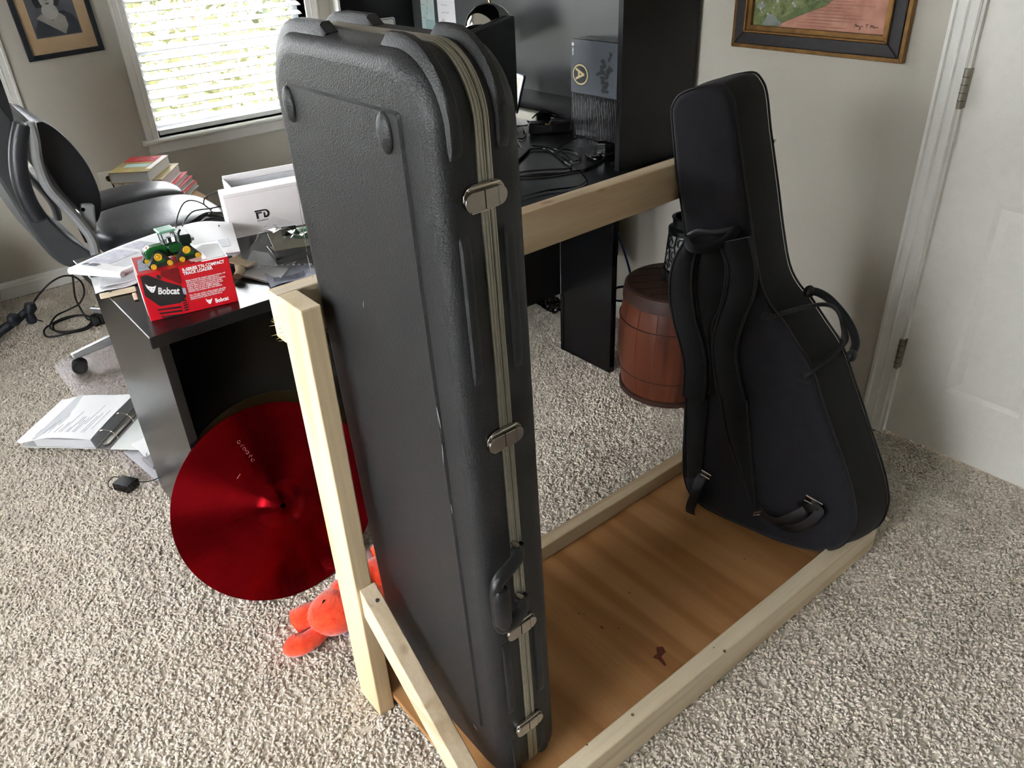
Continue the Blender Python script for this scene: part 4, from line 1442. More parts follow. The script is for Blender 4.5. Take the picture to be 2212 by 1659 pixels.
def make_binder2():
    t = thing('ring_binder', 'second ring binder lying half hidden behind the desk side panel', 'binder', (0.42, 2.40, 0.0))
    up = Vector((0, 0, 1))
    q = [onz(266, 976, 0.004), onz(338, 1038, 0.004)]
    d = (q[1]-q[0]).normalized()
    s = Vector((-d.y, d.x, 0))
    if s.x < 0:
        s = -s
    L = (q[1]-q[0]).length
    obj('cover', MB().prism([(0, 0), (L, 0), (L, 0.22), (0, 0.26)], q[0]-up*0.004, d, s, up, 0.003), 'binder_lining', t, bevel=0.001)
    obj('spine', MB().prism([(L*0.42, 0.02), (L*0.75, 0.02), (L*0.75, 0.24), (L*0.42, 0.24)], q[0], d, s, up, 0.014), 'binder_grey', t, bevel=0.003)
    c = q[0]+d*(L*0.45)+s*0.035+up*0.010
    pts = [c+d*(0.034*(1-math.cos(k*PI/14)))+up*(0.030*math.sin(k*PI/14)) for k in range(15)]
    obj('ring', MB().tube(pts, 0.0016, 8), 'chrome', t, smooth=True)
    def fn(u, v):
        return q[0]+d*(0.012+u*0.10)+s*(0.03+v*0.19)+up*(0.022+0.010*math.sin(u*2.6)-0.012*u)
    obj('page', MB().sheet(fn, 8, 6, 0.006), 'paper_white', t, smooth=True)
    return t
make_binder2()

def make_adapter():
    t = thing('power_adapter', 'small black power adapter with cord on the carpet before the desk', 'power adapter', (0.27, 2.32, 0.0))
    c = (onz(250, 1067, 0)+onz(300, 1040, 0))/2+Vector((0, 0, 0.014))
    e = (onz(292, 1076, 0.0)-onz(248, 1066, 0.0)).normalized()
    f = Vector((-e.y, e.x, 0))
    up = Vector((0, 0, 1))
    obj('body', MB().obox(c, e*0.032, f*0.024, up*0.014), 'black_gloss', t, bevel=0.004, seg=3)
    for k in (-1, 1):
        obj('prong', MB().obox(c-f*0.0285+e*(0.006*k)-up*0.004, e*0.0008, f*0.006, up*0.003), 'steel', t)
    p = c+f*0.02+e*0.02+up*0.004
    pts = [p, onz(308, 1041, 0.012), onz(332, 1037, 0.012), onz(352, 1026, 0.012)]
    cd = obj('cord', MB().tube(smoothpath(pts, 6), 0.0017, 6), 'dark_rubber', t, smooth=True)
    pts = [p, onz(282, 1042, 0.020), onz(262, 1034, 0.026), onz(246, 1030, 0.024), onz(235, 1040, 0.014), onz(234, 1050, 0.010), onz(243, 1056, 0.010)]
    obj('cord', MB().tube(smoothpath(pts, 6), 0.0019, 6), 'dark_rubber', t, smooth=True)
make_adapter()

def make_floor_cable():
    pts = [(155, 585, 0.30), (158, 605, 0.24), (162, 640, 0.12), (173, 665, 0.04), (190, 690, 0.012), (205, 690, 0.006), (198, 705, 0.006), (170, 716, 0.006), (128, 718, 0.006), (115, 708, 0.006), (122, 697, 0.008), (165, 682, 0.008), (192, 684, 0.010), (196, 698, 0.010), (176, 712, 0.010), (140, 722, 0.010), (105, 728, 0.008), (95, 718, 0.008), (103, 705, 0.010), (140, 686, 0.010), (180, 681, 0.010), (206, 690, 0.014), (196, 704, 0.014), (150, 716, 0.014), (118, 714, 0.014), (108, 703, 0.016), (122, 682, 0.02), (150, 668, 0.04), (172, 655, 0.09), (182, 632, 0.14), (176, 610, 0.19), (158, 597, 0.23), (135, 597, 0.23), (110, 610, 0.20), (88, 632, 0.17), (73, 652, 0.14)]
    q = []
    for u, v, z in pts:
        q.append(ony(u, v, 3.86) if z > 0.025 else onz(u, v, z))
    # keep hanging stretches off the floor
    q = [Vector((p.x, p.y, max(p.z, 0.005))) for p in q]
    obj('power_cable', MB().tube(smoothpath(q, 6), 0.0042, 8), 'dark_rubber', None, smooth=True, label='black power cable coiled on the carpet below the window wall', cat='cable')
make_floor_cable()

def make_drum():
    mat('drum_cream', (226, 222, 192), rough=0.4, var=0.02, vscale=10)
    mat('drum_black', (34, 38, 46), rough=0.5, var=0.05)
    t = thing('drum', 'cream rounded drum with black clamp and leg at the left edge', 'drum', (0.06, 3.92, 0.0))
    c = Vector((0.02, 3.98, 0.225))
    ax = Vector((0.50, -0.86, 0)).normalized()
    prof = [(0.02, -0.19), (0.12, -0.185), (0.19, -0.15), (0.222, -0.08), (0.224, 0.02), (0.21, 0.09), (0.19, 0.12)]
    obj('shell', MB().lathe(prof, c, ax, 48), 'drum_cream', t, smooth=True)
    obj('hoop', MB().lathe([(0.185, 0.118), (0.200, 0.118), (0.200, 0.150), (0.185, 0.150)], c, ax, 48), 'drum_black', t, smooth=True)
    obj('head', MB().lathe([(0.001, 0.124), (0.184, 0.124), (0.184, 0.128), (0.001, 0.128)], c, ax, 48), 'drum_black', t)
    def Q(u, v, y=3.80):
        return ony(u, v, y)
    lg = obj('leg', MB().tube([Q(-40, 755), Q(0, 716), Q(38, 690), Q(62, 668)], [0.022, 0.020, 0.019, 0.016], 12), 'drum_black', t, smooth=True)
    obj('clamp', MB().ell(Q(30, 690, 3.79), (0.028, 0, 0), (0, 0.03, 0), (0, 0, 0.030), 16, 10), 'drum_black', lg, smooth=True)
    obj('wing_knob', MB().tube([Q(64, 655), Q(66, 665), Q(62, 676)], [0.020, 0.026, 0.020], 12), 'drum_black', lg, smooth=True)
    obj('wing_knob', MB().tube([Q(62, 672), Q(68, 690), Q(70, 697)], [0.014, 0.022, 0.018], 12), 'drum_black', lg, smooth=True)
    obj('stay', MB().tube([Q(76, 690, 3.79), Q(92, 694, 3.79)], 0.003, 6), 'drum_black', lg)
make_drum()

# ------------------------------------------------------------------ plush toys behind the post
def fur_mat(name, a, b):
    m = mat(name, a, rough=0.95, spec=0.1, col2=b, vscale=55, bump=0.9, bscale=260, sheen=0.6, detail=5)
    return m
fur_mat('plush_orange', (232, 52, 24), (250, 92, 52))
fur_mat('plush_white', (236, 230, 238), (250, 246, 250))
mat('ribbon_purple', (120, 84, 150), rough=0.5, col2=(206, 196, 214), vscale=90)
def blob(mb, c, ax, ay, az, amp, seed, nu=36, nv=22):
    k0 = len(mb.v)
    mb.ell(c, ax, ay, az, nu, nv)
    r = random.Random(seed)
    c = Vector(c)
    for i in range(k0, len(mb.v)):
        d = mb.v[i]-c
        mb.v[i] = c+d*(1+amp*(r.random()-0.5))
def make_plush():
    t = thing('plush_toy', 'fuzzy bright orange plush toy lying on the carpet behind the post', 'plush toy', (0.47, 1.40, 0.0))
    g = lambda u, v, z: onz(u, v, z)
    up = Vector((0, 0, 1))
    c = g(722, 1322, 0.052)
    e = (g(760, 1300, 0.05)-g(690, 1345, 0.05)).normalized()
    f = Vector((-e.y, e.x, 0))
    mb = MB()
    blob(mb, c+e*0.012, e*0.078, f*0.064, up*0.050, 0.05, 1)
    body = obj('body', mb, 'plush_orange', t, smooth=True, angle=180)
    # rounded hump at the back
    mb = MB()
    blob(mb, c+e*0.055+f*0.02+up*0.006, e*0.055, f*0.045, up*0.050, 0.05, 7)
    obj('rump', mb, 'plush_orange', body, smooth=True, angle=180)
    # bill-shaped snout and a stretched paw
    def limb(name, pts, rs, seed):
        mb = MB()
        mb.tube(smoothpath(pts, 6), [rs[0]+(rs[1]-rs[0])*math.sin(min(1.0, i/(6.0*(len(pts)-1)))*PI*0.62) if i < 6*(len(pts)-1) else rs[2] for i in range(6*(len(pts)-1)+1)], 18, flat=0.85)
        r = random.Random(seed)
        for i, p in enumerate(mb.v):
            mb.v[i] = p+Vector((r.uniform(-1, 1), r.uniform(-1, 1), r.uniform(-1, 1)))*0.0012
        return obj(name, mb, 'plush_orange', t, smooth=True, angle=180)
    limb('snout', [g(690, 1318, 0.05), g(668, 1328, 0.043), g(650, 1338, 0.034), g(639, 1345, 0.028)], [0.028, 0.036, 0.018], 2)
    limb('paw', [g(697, 1362, 0.030), g(682, 1374, 0.028), g(660, 1388, 0.026), g(640, 1394, 0.024), g(630, 1390, 0.022)], [0.020, 0.029, 0.020], 3)
    limb('paw', [c+e*0.08-f*0.02, c+e*0.12-f*0.01-up*0.015, c+e*0.16+up*-0.022], [0.022, 0.026, 0.012], 4)
    p = onp(700, 1302, c-e*0.020-f*0.045+up*0.022, (-_fw))
    d = (CAM_POS-c).normalized()
    ee = onz(700, 1302, 0.094)
    q = ee
    obj('eye', MB().ell(q, e*0.0070+f*0.002, d*0.004, up*0.009, 16, 10), 'black_gloss', body, smooth=True)
    # folded tag ribbon
    b0 = g(752, 1358, 0.010)
    obj('ribbon', MB().obox(b0, e*0.018, f*0.010, up*0.008), 'ribbon_purple', t, bevel=0.003)
make_plush()
def make_plush2():
    g = lambda u, v, z: onz(u, v, z)
    t = thing('plush_toy', 'red plush toy mostly hidden between post and hard case', 'plush toy', (0.62, 1.42, 0.0))
    mb = MB()
    blob(mb, g(826, 1262, 0.03)+Vector((0.01, 0.02, 0.012)), (0.05, 0, 0), (0, 0.06, 0), (0, 0, 0.042), 0.05, 9)
    b = obj('body', mb, 'plush_orange', t, smooth=True, angle=180)
    mb = MB()
    blob(mb, g(818, 1225, 0.03)+Vector((0.03, 0.04, 0.0)), (0.03, 0, 0), (0, 0.035, 0), (0, 0, 0.028), 0.05, 10)
    obj('head', mb, 'plush_orange', t, smooth=True, angle=180)
    t = thing('plush_toy', 'small white plush foot showing just above the orange toy', 'plush toy', (0.585, 1.54, 0.0))
    mb = MB()
    blob(mb, g(738, 1243, 0.022)+Vector((0.012, 0.0, 0)), (0.030, 0.010, 0), (-0.008, 0.022, 0), (0, 0, 0.020), 0.04, 11)
    obj('foot', mb, 'plush_white', t, smooth=True, angle=180)
    mb = MB()
    blob(mb, g(760, 1225, 0.03)+Vector((0.03, 0.0, 0)), (0.035, 0.010, 0), (-0.008, 0.03, 0), (0, 0, 0.03), 0.04, 12)
    obj('body', mb, 'plush_white', t, smooth=True, angle=180)
make_plush2()

# ------------------------------------------------------------------ barrel and candle lantern by the door wall
wood('barrel_wood', (104, 56, 36), (90, 46, 30), (70, 34, 22), 'z', rough=0.42, seed=3.3, knots=False)
mat('barrel_dark', (62, 40, 32), rough=0.5, var=0.2, vscale=30)
mat('iron_black', (20, 22, 24), rough=0.5, metal=0.4, var=0.1)
mat('lantern_glass', (132, 132, 130), rough=0.35, var=0.1, vscale=20)
def make_barrel():
    cx, cy_ = 1.995, 1.592
    t = thing('wooden_barrel', 'small reddish brown wooden keg standing beside the desk leg', 'barrel', (cx, cy_, 0))
    H = 0.405
    prof = [(0.172, 0.012), (0.183, 0.08), (0.190, 0.15), (0.191, 0.21), (0.187, 0.27), (0.178, 0.33), (0.168, 0.372)]
    n = 16
    for k in range(n):
        a0, a1 = 2*PI*k/n+0.0035, 2*PI*(k+1)/n-0.0035
        mb = MB()
        vs = []
        for r, z in prof:
            for q in range(5):
                a = a0+(a1-a0)*q/4
                vs.append((cx+r*math.cos(a), cy_+r*math.sin(a), z))
        for r, z in prof:
            for q in range(5):
                a = a0+(a1-a0)*q/4
                vs.append((cx+(r-0.012)*math.cos(a), cy_+(r-0.012)*math.sin(a), z))
        m = len(prof)
        o = m*5
        fs = []
        for j in range(m-1):
            for q in range(4):
                fs.append((j*5+q, j*5+q+1, (j+1)*5+q+1, (j+1)*5+q))
                fs.append((o+j*5+q, o+(j+1)*5+q, o+(j+1)*5+q+1, o+j*5+q+1))
            fs.append((j*5, (j+1)*5, o+(j+1)*5, o+j*5))
            fs.append((j*5+4, o+j*5+4, o+(j+1)*5+4, (j+1)*5+4))
        mb.add(vs, fs)
        obj('stave', mb, 'barrel_wood', t, smooth=True, angle=50)
    obj('liner', MB().lathe([(0.155, 0.01), (0.170, 0.10), (0.176, 0.2), (0.165, 0.34), (0.15, 0.37)], (cx, cy_, 0), n=40), 'barrel_dark', t, smooth=True)
    for z, r in ((0.285, 0.1870), (0.095, 0.1862)):
        pts = [(cx+r*math.cos(2*PI*k/48), cy_+r*math.sin(2*PI*k/48), z) for k in range(48)]
        obj('hoop', MB().tube(pts, 0.0022, 6, closed=True), 'barrel_dark', t, smooth=True)
    obj('base_band', MB().lathe([(0.165, 0.0), (0.181, 0.0), (0.182, 0.018), (0.172, 0.020)], (cx, cy_, 0), n=48), 'barrel_dark', t, smooth=True)
    l = obj('lid', MB().lathe([(0.150, 0.352), (0.179, 0.354), (0.178, 0.372), (0.173, 0.400), (0.165, H), (0.08, H+0.003), (0.001, H+0.004)], (cx, cy_, 0), n=48), 'barrel_dark', t, smooth=True, angle=30)
    for k in (-2, -1, 0, 1, 2):
        x = k*0.055
        y = math.sqrt(0.155**2-x*x)
        obj('lid_groove', MB().tube([(cx+x*0.62-y*0.785, cy_+x*0.785+y*0.62, H+0.0015), (cx+x*0.62, cy_+x*0.785, H+0.0042), (cx+x*0.62+y*0.785, cy_+x*0.785-y*0.62, H+0.0015)], 0.0012, 5), 'iron_black', l)
make_barrel()
def make_lantern():
    cx, cy_, z0 = 2.040, 1.585, 0.4095
    t = thing('candle_lantern', 'black openwork metal candle lantern standing on the keg', 'lantern', (cx, cy_, z0))
    def R(z):
        return 0.080-0.016*(z/0.20)
    obj('base', MB().lathe([(0.081, 0), (0.083, 0.006), (0.081, 0.034), (0.076, 0.036)], (cx, cy_, z0), n=40), 'iron_black', t, smooth=True)
    obj('glass', MB().lathe([(0.072, 0.034), (0.058, 0.168), (0.056, 0.168), (0.069, 0.034)], (cx, cy_, z0), n=40), 'lantern_glass', t, smooth=True)
    obj('collar', MB().lathe([(0.058, 0.160), (0.070, 0.162), (0.070, 0.178), (0.060, 0.182), (0.056, 0.186), (0.058, 0.212), (0.061, 0.214), (0.058, 0.216), (0.050, 0.216), (0.050, 0.190), (0.040, 0.186), (0.001, 0.186)], (cx, cy_, z0), n=40), 'iron_black', t, smooth=True, angle=30)
    rnd = random.Random(4)
    def pt(a, z):
        r = R(z)
        return Vector((cx+r*math.cos(a), cy_+r*math.sin(a), z0+z))
    # scrolls of black metal wrapped round the glass
    cnt = 0
    for row, zc in enumerate((0.060, 0.098, 0.136)):
        for k in range(11):
            a0 = 2*PI*(k+0.5*(row % 2))/11
            s = rnd.choice((-1, 1))
            pts = []
            for q in range(18):
                f = q/17.0
                rr = 0.021*(1-0.80*f)
                an = s*(f*2.2*PI)+rnd.uniform(0, 0.05)
                pts.append(pt(a0+rr*math.cos(an)/0.075, zc+rr*math.sin(an)))
            obj('scroll', MB().tube(pts, 0.0024, 5, flat=0.6), 'iron_black', t, smooth=True)
    for k in range(16):
        a = 2*PI*k/16
        obj('stem', MB().tube([pt(a, 0.034), pt(a+0.12, 0.08), pt(a-0.08, 0.125), pt(a+0.05, 0.164)], 0.0022, 5), 'iron_black', t, smooth=True)
make_lantern()
# ------------------------------------------------------------------ on the desk: toy box, tractor, papers, boxes
DZ = 0.7725
mat('box_red', (196, 18, 34), rough=0.32, var=0.05, vscale=20, coat=0.3)
mat('box_dark_red', (120, 12, 22), rough=0.35, var=0.2, vscale=30)
mat('box_black', (40, 38, 40), rough=0.35, var=0.1)
mat('print_white', (244, 240, 240), rough=0.45)
mat('box_pink', (226, 140, 146), rough=0.4, col2=(240, 214, 214), vscale=60)
def make_toy_box():
    a = onz(326.5, 695, DZ)
    b = onz(515.7, 650.4, DZ)
    e = (b-a).normalized()
    n = Vector((-e.y, e.x, 0))
    up = Vector((0, 0, 1))
    Wd, H, Dp = (b-a).length, 0.110, 0.118
    t = thing('toy_box', 'red cardboard toy box with white Bobcat lettering at the desk corner', 'toy box', tuple((a+b)/2+n*Dp/2))
    def F(x, z, d=0.0):
        return a+e*x+up*z-n*d
    body = obj('carton', MB().obox(a+e*Wd/2+n*Dp/2+up*H/2, e*Wd/2, n*Dp/2, up*H/2), 'box_red', t, bevel=0.0012)
    # printed panel: black machine flank, red grille bars and a dark fade
    def patch(name, pts, m, d, th=0.0004):
        poly = [(x*Wd, z*H) for x, z in pts]
        return obj(name, MB().prism(poly, F(0, 0, d), e, up, -n, th), m, body)
    patch('print', [(0.03, 0.97), (0.10, 0.97), (0.28, 0.74), (0.42, 0.60), (0.44, 0.35), (0.36, 0.25), (0.14, 0.28), (0.02, 0.56)], 'box_black', 0.0003)
    patch('print', [(0.25, 0.995), (0.44, 0.995), (0.44, 0.72), (0.42, 0.63), (0.30, 0.80), (0.24, 0.90)], 'box_dark_red', 0.0003)
    patch('print', [(0.20, 0.94), (0.235, 0.90), (0.235, 0.83), (0.21, 0.84), (0.19, 0.89)], 'box_black', 0.0007)
    for k in range(3):
        z = 0.23-0.085*k
        patch('print', [(0.10+0.01*k, z), (0.36, z-0.045), (0.36, z-0.085), (0.11+0.01*k, z-0.035)], 'box_black', 0.0003)
    for k in range(5):
        z = 0.30-0.052*k
        patch('print', [(0.385, z), (0.43, z), (0.43, z-0.03), (0.385, z-0.03)], 'box_black', 0.0003)
    patch('print', [(0.42, 0.56), (0.455, 0.54), (0.455, 0.40), (0.42, 0.42)], 'print_grey', 0.0007)
    text_mesh('lettering', 'Bobcat', 'print_white', body, F(0.155*Wd, 0.54*H, 0.0009), (e*1.0-up*0.24), (up+e*0.24), 0.0215, width=0.72, bold=0.0006)
    text_mesh('lettering', 'R-SERIES T76 COMPACT\nTRACK LOADER', 'print_white', body, F(0.475*Wd, 0.885*H, 0.0006), e, up, 0.0098, width=0.86, bold=0.0003, line=0.86)
    para = ('Bobcat invented the compact equipment industry. And\nwith the launch of R-Series loaders, Bobcat is\nreinventing it. A revolution in both form and function,\n'
            'R-Series loaders are the most powerful, durable\nloaders we\'ve ever built. Designed to tackle your\neveryday jobs and your toughest challenges,\nR-Series is the revolution your work demands.\n\n'
            'The 1:25 scale model is a finely detailed collectible\nthat accurately depicts one of the first skid steer\nloaders to launch under the R-Series banner.')
    text_mesh('lettering', para, 'print_white', body, F(0.48*Wd, 0.665*H, 0.0006), e, up, 0.0055, width=0.70, line=0.80)
    text_mesh('lettering', 'Bobcat', 'print_white', body, F(0.74*Wd, 0.085*H, 0.0006), e, up, 0.0135, width=0.78, bold=0.0004)
    # cat-head marks
    def cat(x, z, s, sk):
        head = [(-1.0, 1.15), (-0.45, 0.55), (0.45, 0.45), (1.15, 0.85), (0.80, 0.10), (0.55, -0.45), (0.20, -0.95), (-0.25, -0.95), (-0.55, -0.40), (-0.85, 0.15)]
        o = F(x*Wd, z*H, 0.0006)
        p = obj('emblem', MB().prism([(q[0]*s, q[1]*s-q[0]*s*sk) for q in head], o, e, up, -n, 0.0004), 'print_white', body)
        for f in ([(-0.5, 0.15), (-0.1, -0.02), (-0.35, -0.1)], [(0.5, 0.12), (0.12, -0.02), (0.35, -0.12)], [(-0.15, -0.5), (0.15, -0.5), (0, -0.7)]):
            obj('emblem_detail', MB().prism([(q[0]*s, q[1]*s-q[0]*s*sk) for q in f], o-n*0.0004, e, up, -n, 0.0003), 'box_black', p)
    cat(0.105, 0.68, 0.0098, 0.3)
    cat(0.675, 0.15, 0.0068, 0.0)
    # faded top face, clear side window on the short end
    top = a+up*(H+0.0003)
    obj('print', MB().prism([(0.64*Wd, 0.006), (0.99*Wd, 0.006), (0.99*Wd, 0.10), (0.80*Wd, 0.112), (0.58*Wd, 0.06)], top, e, n, up, 0.0004), 'paper_white', body)
    obj('print', MB().prism([(0.60*Wd, 0.012), (0.78*Wd, 0.012), (0.76*Wd, 0.06), (0.64*Wd, 0.085), (0.56*Wd, 0.05)], top+up*0.0004, e, n, up, 0.0003), 'box_pink', body)
    obj('print', MB().prism([(0.03*Wd, 0.02), (0.28*Wd, 0.018), (0.30*Wd, 0.085), (0.06*Wd, 0.095)], top, e, n, up, 0.0004), 'print_grey', body)
    obj('end_window', MB().prism([(0.012, 0.010), (0.106, 0.010), (0.106, 0.100), (0.012, 0.100)], a-e*0.0006, n, up, -e, 0.0006), 'paper_grey', body)
    return a, e, n, H
TA, TE, TN, TH = make_toy_box()

mat('tractor_green', (26, 92, 40), rough=0.25, var=0.1, vscale=60, coat=0.4)
mat('tractor_dark', (22, 44, 34), rough=0.4, var=0.15, vscale=80)
mat('tractor_yellow', (226, 178, 40), rough=0.35, var=0.05)
mat('track_rubber', (30, 36, 34), rough=0.6, var=0.1, vscale=200)
mat('cab_teal', (120, 178, 150), rough=0.3, var=0.1)
def make_tractor():
    up = Vector((0, 0, 1))
    base = TA+up*(TH+0.0012)+TE*0.042+TN*0.020
    e = (TE*0.985+TN*0.17).normalized()       # the tractor runs along the box
    n = Vector((-e.y, e.x, 0))
    t = thing('toy_tractor', 'green toy tractor with four yellow-wheeled tracks on the red box', 'toy tractor', tuple(base+e*0.05))
    def P(x, y, z):
        return base+e*x+n*y+up*z
    def track(x, y, s):
        # belt around a tall triangle, wheels on its outer face
        tri = [(-0.021, 0.004), (0.021, 0.004), (0.026, 0.009), (0.022, 0.015), (0.008, 0.034), (-0.001, 0.037), (-0.009, 0.034), (-0.024, 0.014), (-0.026, 0.009)]
        poly = [(p.x, p.y) for p in smoothpath([(a_*s, b_*s, 0) for a_, b_ in tri], 3, closed=True)]
        k = obj('track_unit', MB().prism(poly, P(x, y, -0.004*s), e, up, n, 0.013), 'track_rubber', t, bevel=0.0012)
        for wx, wz, r in ((-0.003, 0.023, 0.0085), (-0.017, 0.0045, 0.0062), (0.018, 0.0045, 0.0062)):
            w = obj('wheel', MB().lathe([(r*s*0.99, 0), (r*s, 0.0012), (r*s*0.8, 0.0018), (r*s*0.55, 0.0008), (r*s*0.4, 0.0018), (0.0004, 0.0018)], P(x+wx*s, y, wz*s), -n, 20), 'tractor_yellow', k, smooth=True, angle=30)
            obj('hub', MB().cyl(P(x+wx*s, y-0.0015, wz*s), P(x+wx*s, y-0.0024, wz*s), r*s*0.22, n=8), 'tractor_dark', w) if False else None
        obj('swing_frame', MB().prism([(-0.014*s, 0.010*s), (0.014*s, 0.010*s), (0.002*s, 0.022*s)], P(x, y-0.0008, 0), e, up, n, 0.002), 'tractor_green', k)
    for y in (-0.004, 0.040):
        track(0.012, y, 1.0)
        track(0.074, y, 1.0)
    obj('hood', MB().prism([(-0.012, 0.016), (0.036, 0.016), (0.036, 0.040), (0.000, 0.041), (-0.012, 0.034)], P(0, 0.012, 0), e, up, n, 0.026), 'tractor_green', t, bevel=0.004, seg=3)
    obj('hood_grille', MB().prism([(-0.0125, 0.018), (-0.0105, 0.018), (-0.0105, 0.036), (-0.0125, 0.032)], P(0, 0.014, 0), e, up, n, 0.022), 'tractor_dark', t)
    obj('chassis', MB().prism([(0.0, 0.010), (0.088, 0.010), (0.088, 0.028), (0.0, 0.028)], P(0, 0.018, 0), e, up, n, 0.014), 'tractor_dark', t, bevel=0.002)
    obj('rear_body', MB().prism([(0.042, 0.018), (0.066, 0.018), (0.072, 0.036), (0.048, 0.040), (0.036, 0.036)], P(0, 0.008, 0), e, up, n, 0.034), 'tractor_green', t, bevel=0.003)
    obj('tank', MB().prism([(0.064, 0.030), (0.090, 0.030), (0.090, 0.052), (0.064, 0.054)], P(0, 0.006, 0), e, up, n, 0.038), 'tractor_dark', t, bevel=0.004, seg=3)
    # glazed cab: posts, floor and a pale roof
    cab = obj('cab_floor', MB().obox(P(0.046, 0.025, 0.041), e*0.014, n*0.016, up*0.0015), 'tractor_dark', t)
    for x in (0.033, 0.059):
        for y in (0.010, 0.040):
            obj('cab_post', MB().cyl(P(x, y, 0.040), P(x-0.002, y, 0.066), 0.0013, n=6), 'tractor_dark', cab)
    obj('cab_glass', MB().obox(P(0.045, 0.025, 0.054), e*0.011, n*0.013, up*0.011), 'clear_film', cab)
    obj('roof', MB().obox(P(0.044, 0.025, 0.0685), e*0.018, n*0.019, up*0.0030), 'cab_teal', t, bevel=0.0025, seg=3)
    obj('seat', MB().obox(P(0.048, 0.025, 0.046), e*0.004, n*0.005, up*0.005), 'tractor_dark', cab)
    obj('exhaust', MB().tube([P(0.064, 0.004, 0.040), P(0.065, 0.004, 0.060), P(0.071, 0.004, 0.068)], 0.0026, 8), 'tractor_dark', t, smooth=True)
    obj('hitch', MB().obox(P(0.093, 0.025, 0.036), e*0.005, n*0.010, up*0.003), 'paper_white', t)
    obj('beacon', MB().ell(P(-0.006, 0.010, 0.044), e*0.002, n*0.002, up*0.003, 8, 6), 'tomato', t, smooth=True)
mat('tomato', (226, 96, 40), rough=0.3)
make_tractor()

def flat_sheet(name, pts, z, th, m, label, cat, sag=0.0, group=None, prints=(), bow=0.0):
    """paper with four seen corners (near-left, near-right, far-right, far-left)"""
    c = [onz(u, v, z) for u, v in pts]
    def fn(u, v):
        p = (c[0]*(1-u)+c[1]*u)*(1-v)+(c[3]*(1-u)+c[2]*u)*v
        return p+Vector((0, 0, bow*math.sin(PI*u)*math.sin(PI*v)+sag*(math.sin(u*7+v*4)*0.5+0.5)))
    o = obj(name, MB().sheet(fn, 10, 8, th), m, None, smooth=True, label=label, cat=cat, group=group)
    for (u0, u1, v0, v1, pm) in prints:
        mb = MB().sheet(lambda a, b: fn(u0+(u1-u0)*a, v0+(v1-v0)*b)+Vector((0, 0, 0.0012)), 6, 4, 0.0004)
        obj('print', mb, pm, o, smooth=True)
    return o
mat('news_print', (176, 180, 196), rough=0.8, col2=(216, 216, 224), vscale=70)
mat('news_tan', (226, 206, 172), rough=0.8)
mat('news_dark', (60, 62, 78), rough=0.8, col2=(120, 122, 140), vscale=120)
# loose mail under the folded newspaper
flat_sheet('envelope', [(206, 634), (296, 612), (300, 585), (196, 600)], DZ+0.004, 0.003, 'paper_white', 'white envelope hanging over the desk edge below the newspaper', 'envelope', sag=0.004)
flat_sheet('envelope', [(216, 622), (300, 600), (330, 580), (222, 596)], DZ+0.012, 0.003, 'paper_grey', 'grey envelope between newspaper and the lowest white envelope', 'envelope', sag=0.003)
def make_newspaper():
    z = DZ+0.030
    t = thing('newspaper', 'thick folded newspaper lying on the mail at the desk end', 'newspaper', tuple(onz(250, 560, DZ+0.02)))
    p = [(141, 585), (252, 590), (470, 500), (300, 506)]
    c = [onz(u, v, z) for u, v in ((150, 578), (262, 585), (470, 512), (352, 498))]
    for k in range(4):
        dz = -0.0045*k
        def fn(u, v, k=k, dz=dz):
            q = (c[0]*(1-u)+c[1]*u)*(1-v)+(c[3]*(1-u)+c[2]*u)*v
            return q+Vector((0.003*k, 0.004*k, dz+0.004*math.sin(v*PI)+0.002*math.sin(u*6+k)))
        s = obj('section', MB().sheet(fn, 12, 10, 0.004), 'paper_white', t, smooth=True)
        if k == 0:
            for (u0, u1, v0, v1, m) in ((0.08, 0.55, 0.12, 0.42, 'news_print'), (0.10, 0.5, 0.48, 0.66, 'news_print'), (0.55, 0.66, 0.60, 0.78, 'news_tan'), (0.12, 0.22, 0.06, 0.10, 'news_dark'), (0.26, 0.42, 0.05, 0.10, 'news_dark'), (0.60, 0.9, 0.1, 0.5, 'paper_grey')):
                mb = MB().sheet(lambda a, b: fn(u0+(u1-u0)*a, v0+(v1-v0)*b)+Vector((0, 0, 0.0009)), 5, 5, 0.0003)
                obj('print', mb, m, s, smooth=True)
    # rolled fold on the near edge
    e = [c[0]+Vector((0, 0, -0.008)), (c[0]+c[1])/2+Vector((0, 0, -0.008)), c[1]+Vector((0, 0, -0.010))]
    obj('fold', MB().tube(e, [0.010, 0.011, 0.009], 12, flat=0.9), 'paper_white', t, smooth=True)
make_newspaper()
flat_sheet('printed_sheet', [(402, 540), (520, 548), (500, 478), (356, 492)], DZ+0.046, 0.002, 'paper_white', 'crumpled white sheets on top of the newspaper by the tractor', 'paper', sag=0.008, prints=((0.5, 0.85, 0.15, 0.35, 'paper_grey'),))
flat_sheet('printed_sheet', [(480, 552), (519, 545), (501, 492), (450, 505)], DZ+0.030, 0.006, 'news_print', 'leaning stapled handout right of the toy tractor', 'paper', sag=0.003, prints=((0.1, 0.6, 0.4, 0.85, 'news_dark'),))
